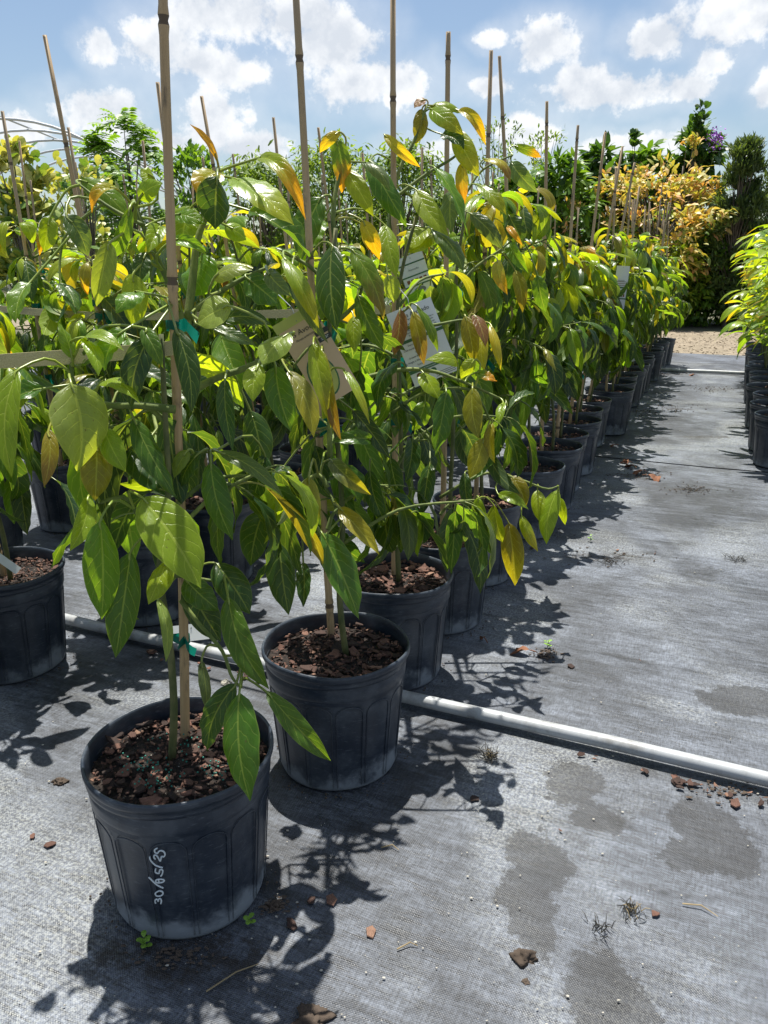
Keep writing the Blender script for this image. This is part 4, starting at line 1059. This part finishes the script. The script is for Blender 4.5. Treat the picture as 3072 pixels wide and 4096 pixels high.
# ------------------------------------------------------------------ shrubs, trees and frame beyond the block
def quad_leaf(b, p, d, n, L, W, kind):
    d = d.normalized(); n = (n - d * n.dot(d)); n = n.normalized() if n.length > 1e-4 else d.orthogonal().normalized()
    x = d.cross(n)
    if kind == 'round': prof = [(0, .08), (.3, .75), (.6, 1), (.85, .8), (1, .25)]
    elif kind == 'needle': prof = [(0, .5), (.6, 1), (1, .1)]
    else: prof = [(0, .1), (.4, 1), (.75, .7), (1, .05)]
    vs, fs = [], []
    for i, (v, w) in enumerate(prof):
        c = p + d * (L * v) - n * (L * .18 * v * v)
        vs += [c - x * (w * W / 2) + n * (W * .12 * w), c + x * (w * W / 2) + n * (W * .12 * w)]
    for i in range(len(prof) - 1): fs.append([2 * i, 2 * i + 1, 2 * i + 3, 2 * i + 2])
    b.add(vs, fs)
def bg_tree(name, label, cat, x, D, ytop, hw, mat, n, L, W, kind='leaf', zlow=.35, seed=0, clumps=34, cone=0.0, droop=.25, pinnate=0, group=None, tight=.17, stems=1, flat=1.0):
    rg = random.Random(seed); ctr = at_Y(x, ytop, D); Xc = ctr.x; top = ctr.z; hwm = hw / FPX * D
    base = Vector((Xc, D, -.02)); root = empty(name, base); tag(root, label, cat, group)
    H = top
    tb = MB(); limbs = MB(); cl = []
    for i in range(clumps):
        f = rg.random(); zz = zlow + (H * .97 - zlow) * (f ** .85)
        prof = math.sqrt(max(.03, 1 - ((zz - zlow) / (H - zlow) * 2 - 1) ** 2 * .93)) * (1 - cone * (zz - zlow) / (H - zlow))
        a = rg.uniform(0, 6.283); r = hwm * prof * math.sqrt(rg.uniform(.12, 1)) * .92
        cl.append(Vector((r * math.cos(a), r * math.sin(a) * flat, zz)))
    cl.append(Vector((0, 0, H - .1)))
    for k in range(stems):
        off = Vector((rg.uniform(-1, 1), rg.uniform(-1, 1), 0)) * (.12 * (stems > 1))
        tb.tube([off, off * 1.3 + Vector((.02, .0, H * .35)), off * 2 + Vector((rg.uniform(-.05, .05), 0, H * .85))], [.035 * H / 2.6, .025 * H / 2.6, .008], 8)
    put('trunk', tb.mesh('trunk', [M_BARK], True), root)
    for c in cl:
        z0 = max(.1, c.z * .55); p0 = Vector((0, 0, z0)); limbs.tube([p0, p0.lerp(c, .55) + Vector((0, 0, .05)), c], [.012, .008, .003], 5, cap=False)
    put('limbs', limbs.mesh('limbs', [M_BARK], True), root)
    lb = MB()
    for i in range(n):
        c = rg.choice(cl); sg = hwm * tight
        p = c + Vector((rg.gauss(0, sg), rg.gauss(0, sg), rg.gauss(0, sg * .75)))
        if p.z < .05: p.z = .05 + rg.random() * .2
        out = (p - Vector((0, 0, H * .45))); out = Vector((out.x, out.y, out.z * .5)).normalized()
        d = (out * .7 + Vector((rg.gauss(0, .6), rg.gauss(0, .6), rg.gauss(.05, .5) - droop)))
        up = Vector((rg.gauss(0, .45), rg.gauss(0, .45) - .15, 1)); k = rg.uniform(.65, 1.25)
        if pinnate:
            d.normalize(); sd = d.cross(Vector((0, 0, 1))); sd = sd.normalized() if sd.length > .1 else Vector((1, 0, 0))
            for j in range(pinnate):
                q = p + d * (L * 2.8 * j / pinnate) - Vector((0, 0, 1)) * (L * 1.3 * (j / pinnate) ** 2)
                for sgn in (-1, 1): quad_leaf(lb, q, sd * sgn + d * .5 - Vector((0, 0, .35)), up, L * k, W * k, kind)
        else: quad_leaf(lb, p, d, up, L * k, W * k, kind)
    cr = put('crown', lb.mesh('crown', [mat], False), root); cr['kind'] = 'stuff'
    return root
B_VAR = mat_bgleaf('variegated_leaf', [(.06, .14, .03), (.14, .24, .05), (.48, .46, .12), (.55, .52, .20)], .25, .4, 3)
B_PIN = mat_bgleaf('pinnate_leaf', [(.06, .13, .02), (.14, .26, .03), (.26, .40, .05)], .45, .45, 2)
B_DARK = mat_bgleaf('dark_broad_leaf', [(.02, .06, .014), (.05, .115, .022), (.11, .20, .032)], .33, .4)
B_MID = mat_bgleaf('green_broad_leaf', [(.04, .10, .018), (.10, .20, .025), (.20, .31, .035)], .38, .42)
B_FEATH = mat_bgleaf('feathery_leaf', [(.05, .10, .02), (.13, .21, .035), (.26, .35, .06)], .42, .5)
B_ORANGE = mat_bgleaf('orange_leaf', [(.10, .18, .03), (.22, .28, .05), (.48, .43, .11), (.58, .45, .16), (.60, .33, .13), (.50, .20, .12)], .28, .5, 1.3)
B_POD = mat_bgleaf('podocarpus_leaf', [(.03, .055, .018), (.07, .115, .035), (.15, .21, .06)], .26, .5)
B_LIME = mat_bgleaf('yellow_green_leaf', [(.08, .16, .02), (.20, .30, .03), (.38, .38, .04)], .35, .42)
bt = bg_tree
bt('variegated_shrub', 'tall shrub with round cream-edged leaves at the far left of block', 'shrub', 40, 6.2, 530, 130, B_VAR, 900, .10, .062, 'round', .6, 1, 26, droop=-.3)
bt('variegated_shrub', 'lower round-leaved yellowish shrub in front of the hoop frame', 'shrub', 330, 7.6, 690, 200, B_VAR, 1100, .085, .055, 'round', .3, 2, 28, droop=-.3)
bt('pinnate_tree', 'slender tree with feather-shaped bright green leaves against clouds', 'tree', 490, 9.0, 450, 165, B_PIN, 300, .09, .034, 'leaf', 1.0, 3, 16, droop=.1, pinnate=6, tight=.12)
bt('broadleaf_bush', 'bushy dark green small tree right of the feather-leaved tree', 'tree', 770, 10.0, 590, 140, B_MID, 1700, .09, .045, 'leaf', .5, 4, 40, droop=-.15)
bt('dark_tree', 'dark rounded tree standing under the hoop frame', 'tree', 430, 15, 745, 190, B_DARK, 2600, .10, .05, 'leaf', .3, 5, 34)
for i, (x, D, y, hw, lab) in enumerate([(1060, 15, 640, 190, 'weeping feathery tree just right of dark bushy tree'), (1330, 16, 600, 220, 'broad feathery tree behind the middle of the block'), (1610, 15, 590, 200, 'feathery tree beside the tallest avocado shoot')]):
    bt('feathery_tree', lab, 'tree', x, D, y, hw, B_FEATH, 5600, .12, .046, 'needle', .4, 20 + i, 60, droop=.75, group='feathery trees behind the block')
for i, (x, D, y, hw, n, lab) in enumerate([(2000, 16, 470, 130, 900, 'thin airy tree with sparse twigs against the sky'), (2170, 17, 520, 120, 800, 'second sparse airy tree, nearer the big-leaved shrubs')]):
    bt('airy_tree', lab, 'tree', x, D, y, hw, B_FEATH, n, .09, .035, 'leaf', 1.0, 30 + i, 40, droop=0, tight=.12, group='sparse airy trees')
for i, (x, D, y, hw, m, n, L, lab) in enumerate([(2060, 14.2, 690, 150, B_MID, 2600, .13, 'round mid-green shrub below the airy trees'), (2260, 14.0, 620, 140, B_MID, 2400, .15, 'large-leaved shrub left of the orange shrub'),
        (2420, 15.4, 600, 150, B_DARK, 2200, .19, 'dark shrub with long drooping leaves left of orange shrub'), (2600, 15.8, 590, 170, B_MID, 2200, .20, 'big-leaved green shrub rising behind the orange shrub'),
        (2800, 15.6, 500, 150, B_DARK, 2600, .18, 'tall dark big-leaved shrub carrying purple flowers'), (1860, 15.5, 720, 160, B_MID, 2600, .11, 'mid-green shrub behind the canes near middle')]):
    bt('broadleaf_shrub', lab, 'shrub', x, D, y, hw, m, int(n * .62), L * 1.5, L * .6, 'leaf', .3, 40 + i, 60, droop=.55, tight=.10, group='big-leaved shrubs beyond the gravel path')
bt('clusia_spire', 'narrow spire of round dark leaves topping the shrubs', 'shrub', 2805, 15.0, 405, 45, B_DARK, 420, .12, .08, 'round', 1.6, 60, 18, cone=.8, droop=-.6)
bt('clusia_spire', 'short spire of round dark leaves behind the orange shrub', 'shrub', 2545, 15.2, 520, 40, B_DARK, 260, .12, .08, 'round', 1.6, 61, 12, cone=.5, droop=-.6)
bt('orange_shrub', 'wide shrub with yellow and orange leaves at the end of block', 'shrub', 2660, 13.9, 640, 270, B_ORANGE, 3000, .15, .06, 'leaf', .7, 70, 95, droop=.15, stems=4, tight=.075)
bt('orange_shrub', 'small sprig of amber leaves above the wide orange shrub', 'shrub', 2750, 14.6, 540, 60, B_ORANGE, 260, .13, .055, 'round', 2.0, 71, 10, droop=.1)
bt('orange_shrub', 'small low amber shrub left of the wide orange shrub', 'shrub', 2290, 13.7, 800, 90, B_ORANGE, 700, .09, .04, 'leaf', .5, 72, 18)
bt('podocarpus_tree', 'dark narrow-leaved conifer beside the orange shrub', 'tree', 2990, 13.4, 560, 140, B_POD, 13000, .13, .026, 'needle', .15, 80, 120, droop=-.7, cone=.55, tight=.085)
bt('podocarpus_tree', 'dark narrow-leaved conifer at the right edge behind the aisle', 'tree', 3190, 13.8, 590, 140, B_POD, 11000, .12, .024, 'needle', .15, 81, 90, droop=-.5, cone=.35)
for i, (x, D, y, hw, m) in enumerate([(2420, 13.9, 930, 190, B_MID), (2650, 13.8, 960, 190, B_LIME), (2830, 13.9, 900, 150, B_MID), (2960, 14.1, 980, 150, B_MID), (3100, 14.1, 960, 150, B_DARK), (2180, 13.9, 900, 180, B_MID), (1950, 14, 900, 180, B_MID)]):
    bt('low_shrub', ['low green shrub under the small amber shrub', 'low yellow-green shrub at the foot of the orange shrub', 'low dark shrub between orange shrub and conifer', 'low dark shrub at the foot of conifer', 'low dark shrub behind the trees across the aisle', 'low green shrub under large-leaved shrub', 'low green shrub below the round mid-green shrub'][i],
       'shrub', x, D, y, hw, m, 2000, .13, .055, 'leaf', .05, 90 + i, 60, tight=.11, group='low shrubs beyond the gravel path')
fl = MB(); rg = random.Random(4); c0 = at_Y(2862, 560, 14.9)
for i in range(160):
    p = Vector((rg.gauss(0, .07), rg.gauss(0, .06), rg.gauss(0, .09))); 
    quad_leaf(fl, p, Vector((rg.gauss(0, 1), rg.gauss(0, 1), rg.gauss(0, 1))), Vector((0, -.3, 1)), .045, .03, 'round')
fs_ = empty('flower_spray', c0); tag(fs_, 'purple flower spray on the tall dark shrub', 'flowers')
f2 = put('petals', fl.mesh('petals', [M_PURPLE]), fs_); f2['kind'] = 'stuff'
st2 = MB(); st2.tube([(0, .1, -.5), (.02, .05, -.2), (0, 0, .08)], .006, 5); put('stalk', st2.mesh('stalk', [M_STEM]), fs_)
# far wood that reads as one mass
tl = MB(); rg = random.Random(8)
for i in range(16000):
    f = rg.uniform(-1, 1); D = rg.uniform(34, 48); X = f * D * .62; h = 2.9 + 1.0 * mnoise.noise(Vector((X * .25, 0, 5))) + .7 * mnoise.noise(Vector((X * .8, 2, 5)))
    if X < -9 and X > -D * .5: h *= .8
    z = h * math.sqrt(rg.random()); quad_leaf(tl, Vector((X, D, z)), Vector((rg.gauss(0, 1), -.6, rg.gauss(-.3, .6))), Vector((rg.gauss(0, .4), -.3, 1)), .42, .26, 'leaf')
o = put('tree_line', tl.mesh('tree_line', [B_DARK])); tag(o, 'far dark green wood along the horizon', 'trees', None, 'stuff')
# bare hoop frame
hf = empty('hoop_frame', (-8.6, 21, -.02)); tag(hf, 'bare white hoop frame of a greenhouse behind the left shrubs', 'greenhouse frame')
def arch(y): return [(3.1 * math.cos(a), y, 2.0 + 2.15 * math.sin(a)) for a in [math.pi * i / 24 for i in range(25)]]
for i in range(6):
    b = MB(); b.tube([(3.1, i * 1.5 - 2, 0)] + arch(i * 1.5 - 2) + [(-3.1, i * 1.5 - 2, 0)], .03, 8); put('hoop', b.mesh('hoop', [M_GALV], True), hf)
for k in (3, 7, 12, 17, 21):
    a = math.pi * k / 24; b = MB(); b.tube([(3.1 * math.cos(a), -2.2, 2.06 + 2.15 * math.sin(a)), (3.1 * math.cos(a), 5.7, 2.06 + 2.15 * math.sin(a))], .024, 6); put('purlin', b.mesh('purlin', [M_GALV], True), hf)

# ------------------------------------------------------------------ litter on the fabric
rg = random.Random(21)
def chip_thing(p, sc, label, group):
    o = put('bark_chip', rg.choice(CHIPS), None, Matrix.Translation(p) @ Matrix.Rotation(rg.uniform(0, 6.28), 4, 'Z') @ Matrix.Rotation(rg.gauss(0, .25), 4, 'X') @ Matrix.Scale(sc, 4))
    tag(o, label, 'bark chip', group)
for i in range(64):                                                        # along the near pipe, camera side
    t = rg.choice([rg.uniform(-.18, .35), rg.uniform(.0, .22), rg.uniform(-1.25, -.8)])
    chip_thing(st(1.385 - .028 - abs(rg.gauss(0, .014)), t, .007), rg.uniform(.35, .85), 'loose bark chip lying against the near white pipe', 'bark chips along the near pipe')
for (x, y, sc) in [(1240, 3600, .9), (1485, 3720, .8), (200, 3375, 1.), (1325, 3600, .9), (2940, 3215, .9), (1165, 3690, 1.1), (2240, 3320, .5), (2620, 3650, .5), (1895, 3190, .7), (3000, 3170, .8), (2280, 2660, .7), (2560, 2640, .6), (1330, 3010, .5), (130, 3340, .5), (2000, 2220, .7), (2130, 2190, .8), (2470, 2200, .7), (2620, 2215, .8), (2300, 2140, .5)]:
    chip_thing(at_z(x, y, .005), sc, 'single bark chip lying loose on the open fabric', 'bark chips scattered on the open fabric')
def rock_mesh(seed, n=14):
    r = random.Random(seed); bm = bmesh.new(); bmesh.ops.create_icosphere(bm, subdivisions=1, radius=1)
    for v in bm.verts: v.co *= r.uniform(.6, 1.15)
    me = bpy.data.meshes.new('grit'); bm.to_mesh(me); bm.free(); return me
gm = [rock_mesh(i) for i in range(5)]
gb = MB()
for i in range(600):
    if rg.random() < .55: p = at_z(rg.uniform(-100, 3150), rg.uniform(2650, 4200))
    else: p = st(rg.uniform(.3, 9.2), rg.uniform(-.55, .2)) if rg.random() < .7 else st(rg.uniform(.5, 5), rg.uniform(-2.2, -.5))
    me = rg.choice(gm); k = rg.choice([.0005, .0006, .0008, .001, .0013, .002]) * (1 + p.length * .08)
    gb.add([(p.x + v.co.x * k * 1.3, p.y + v.co.y * k, (.010 if p.length > 3.9 else .004) + v.co.z * k * .7) for v in me.vertices], [list(f.vertices) for f in me.polygons])
o = put('limestone_grit', gb.mesh('limestone_grit', [M_PEBBLE])); tag(o, 'pale limestone grit sprinkled over the fabric', 'grit', None, 'stuff')
gb = MB()
for i in range(1400):                                                      # pile of grit and soil crumbs round the pots
    k0 = rg.choice([k for k in PLANTS if k[1] < 3.2]); q = PLANTS[k0].location; a = rg.uniform(0, 6.28); r = .118 + abs(rg.gauss(0, .018))
    me = rg.choice(gm); k = rg.uniform(.0008, .0026)
    gb.add([(q.x + r * math.cos(a) + v.co.x * k, q.y + r * math.sin(a) + v.co.y * k, .004 + v.co.z * k) for v in me.vertices], [list(f.vertices) for f in me.polygons])
o = put('soil_crumbs', gb.mesh('soil_crumbs', [M_CLOD])); tag(o, 'dark soil crumbs gathered round the pot feet', 'soil', None, 'stuff')
gb = MB()
for i in range(900):                                                       # dark scraps in the dirty patches of the aisle
    x, y, wx, wy = rg.choice([(2420, 2230, 230, 30), (2560, 1900, 130, 22), (2760, 1960, 90, 15), (2700, 1640, 90, 14), (2850, 1560, 90, 12), (2560, 1650, 80, 16), (2640, 1500, 120, 10), (2180, 2620, 40, 15), (700, 3830, 150, 35), (1100, 3640, 60, 25), (2900, 3170, 130, 35)])
    p = at_z(x + rg.gauss(0, wx * .6), y + rg.gauss(0, wy * .7)); me = rg.choice(gm); k = rg.uniform(.0008, .0034) * (1 + p.length * .12); a = rg.uniform(.5, 2)
    gb.add([(p.x + v.co.x * k * a, p.y + v.co.y * k, (.009 if p.length > 3.9 else .004) + v.co.z * k * .5) for v in me.vertices], [list(f.vertices) for f in me.polygons])
o = put('soil_crumbs', gb.mesh('soil_crumbs', [M_CLOD])); tag(o, 'dark soil and plant scraps in patches along the aisle', 'soil', None, 'stuff')
# gravel stones on the path
gb = MB()
for i in range(2600):
    p = st(rg.uniform(9.6, 13.3), rg.uniform(-6, 3)); me = rg.choice(gm); k = rg.uniform(.006, .017)
    gb.add([(p.x + v.co.x * k, p.y + v.co.y * k, -.006 + v.co.z * k * .7) for v in me.vertices], [list(f.vertices) for f in me.polygons])
o = put('gravel_stones', gb.mesh('gravel_stones', [simple('gravel_stone', (.34, .28, .20), .9, .3, .3)])); tag(o, 'loose pale gravel stones on the path', 'gravel', None, 'stuff')
# fertiliser beads in the marked pot
gb = MB()
for i in range(110):
    c = rg.choice([at_z(560, 3060, .232), at_z(640, 3110, .232), at_z(720, 2990, .232), at_z(860, 3090, .232)]); p = c + Vector((rg.gauss(0, .018), rg.gauss(0, .016), rg.uniform(0, .004)))
    me = gm[0]; n_ = 1.5e-3
    gb.add([((p.x + v.co.normalized().x * n_) - p1.location.x, (p.y + v.co.normalized().y * n_) - p1.location.y, p.z + v.co.normalized().z * n_) for v in me.vertices], [list(f.vertices) for f in me.polygons])
o = put('fertiliser_beads', gb.mesh('fertiliser_beads', [M_PRILL], True), p1); o['kind'] = 'stuff'
# dead leaves
def dead_leaf(x, y, L, rz, label, group=None, key=(.24, .10, .05)):
    P = at_z(x, y, .012); me = make_leaf('dead_leaf', L, L * .45, .02, 1.2, .5, .6, .1, .06, int(x), mat=M_DEAD, nv=9)
    o = put('dead_leaf', me, None, Matrix.Translation(P) @ Matrix.Rotation(rz, 4, 'Z') @ Matrix.Rotation(.45, 4, 'X')); tag(o, label, 'dead leaf', group); return o
dead_leaf(2150, 2610, .075, 1.3, 'curled brown dead leaf in the aisle near the white pipe')
dead_leaf(1950, 2570, .03, .3, 'tiny brown dead leaf beside the pots beyond the near pipe')
for i, (x, y, L, a) in enumerate([(2590, 1885, .10, 1.9), (2545, 1870, .08, .4), (2640, 1905, .07, 2.6), (2530, 1850, .06, 1.0), (2570, 1900, .09, 4.0)]):
    dead_leaf(x, y, L, a, 'reddish dead leaf in the small heap midway along the aisle', 'heap of dead leaves in the aisle')
dead_leaf(2475, 1780, .06, 2.0, 'lone reddish dead leaf lying against a pot foot')
dead_leaf(2790, 1500, .12, 1.7, 'brown dead leaf lying against the far white pipe')
dead_leaf(2500, 1835, .06, 3.0, 'pale brown dead leaf before the heap of dead leaves')
dead_leaf(1512, 2400, .11, -.3, 'pale shrivelled leaf drooping at the pot beside the near pipe').location.z = .21
# frayed tufts, clods, sprouts, straw
def tuft(x, y, r, n, label, mat=None):
    P = at_z(x, y, .003); b = MB()
    for i in range(n):
        a = rg.uniform(0, 6.28); q = Vector((rg.gauss(0, r * .4), rg.gauss(0, r * .4), 0)); e = q + Vector((math.cos(a), math.sin(a), 0)) * rg.uniform(.3, 1) * r + Vector((0, 0, rg.uniform(.002, .016)))
        b.tube([q, q.lerp(e, .5) + Vector((0, 0, .004)), e], [.0007, .0006, .0003], 4)
    o = put('frayed_tuft', b.mesh('frayed_tuft', [mat or M_TUFT]), None, None, P); tag(o, label, 'frayed fibre'); return o
tuft(1960, 3025, .024, 55, 'dark dried tuft on the fabric before the near pipe'); tuft(1955, 3030, .015, 20, 'pale straw bits in the dark dried tuft', M_STRAW)
tuft(2520, 3640, .02, 34, 'black frayed tear right of the long damp stain'); tuft(2400, 3720, .017, 24, 'small black frayed tear beside the long damp stain')
tuft(2950, 2240, .035, 40, 'frayed tear with dry bits at the right of aisle'); tuft(2540, 3650, .015, 14, 'dry straw bits in the frayed tear', M_STRAW)
tuft(2440, 2250, .05, 50, 'frayed dark patch across the middle of the aisle'); tuft(2770, 1960, .05, 40, 'dark weed scraps beside the heap of dead leaves')
def clod(x, y, r, label, n=9, mat=None, sx=1.3):
    P = at_z(x, y, .0); bm = bmesh.new(); bmesh.ops.create_icosphere(bm, subdivisions=4, radius=1); o0 = Vector((x * .13, y * .07, 0))
    for v in bm.verts:
        c = v.co.copy(); d = .75 + .55 * mnoise.noise(c * 1.6 + o0) + .30 * abs(mnoise.noise(c * 3.6 + o0)) + .14 * mnoise.noise(c * 8 + o0)
        v.co = Vector((c.x * d * sx, c.y * d, max(-.1, c.z) * d * .8)) * r
    me = bpy.data.meshes.new('dirt_clod'); bm.to_mesh(me); bm.free(); me.materials.append(mat or M_CLOD); me.polygons.foreach_set('use_smooth', [True] * len(me.polygons))
    o = put('dirt_clod', me, None, None, P); tag(o, label, 'dirt'); return o
clod(2100, 3835, .015, 'brown crumbly dirt clod at the end of long damp stain', 90); clod(2105, 3930, .005, 'tiny dirt crumb beside the brown clod', 5)
clod(1250, 4085, .02, 'heap of pale grit and dirt in the shade before the marked pot', 130, M_CLOD); clod(1095, 3625, .010, 'withered scrap beside the marked pot foot', 16)
clod(905, 2735, .012, 'pale pebble heap behind the marked pot', 5, M_PEBBLE); clod(240, 3130, .012, 'mossy crumb on the fabric left of marked pot', 8)
def sprout(x, y, h, n, label):
    P = at_z(x, y, .003); root = empty('weed_sprout', P); tag(root, label, 'weed')
    b = MB(); b.tube([(0, 0, 0), (.002, 0, h)], [.0012, .0008], 5); put('stem', b.mesh('stem', [M_SPROUT]), root)
    for i in range(n):
        b = MB(); a = i * 2.4; quad_leaf(b, Vector((0, 0, h * (i + 1) / n)), Vector((math.cos(a), math.sin(a), .4)), Vector((0, 0, 1)), .011, .008, 'round'); put('leaf', b.mesh('leaf', [M_SPROUT]), root).color = (1, 1, 1, 1)
sprout(580, 3790, .018, 7, 'little green weed sprouting at the front foot of marked pot'); sprout(995, 3695, .009, 4, 'tiny weed seedling right of marked pot foot')
sprout(2190, 2590, .02, 6, 'little weed growing beside the curled dead leaf'); sprout(2360, 2165, .02, 4, 'tiny green seedling in the middle of the aisle')
for i, (x, y, L, a) in enumerate([(930, 3910, .075, .6), (1560, 3395, .03, -.2), (2800, 3640, .05, -.5), (1630, 3790, .03, .2)]):
    P = at_z(x, y, .004); b = MB(); d = Vector((math.cos(a), math.sin(a), 0)); b.tube([d * -L / 2, Vector((.004, .006, .003)), d * L / 2], [.0012, .001, .0006], 5)
    o = put('dry_twig', b.mesh('dry_twig', [M_STRAW]), None, None, P); tag(o, ['long dry twig in the shade before the marked pot', 'short twig with a green end in the leaf shadow', 'thin curved twig right of the frayed tear', 'pale twig between clod and marked pot'][i], 'twig')
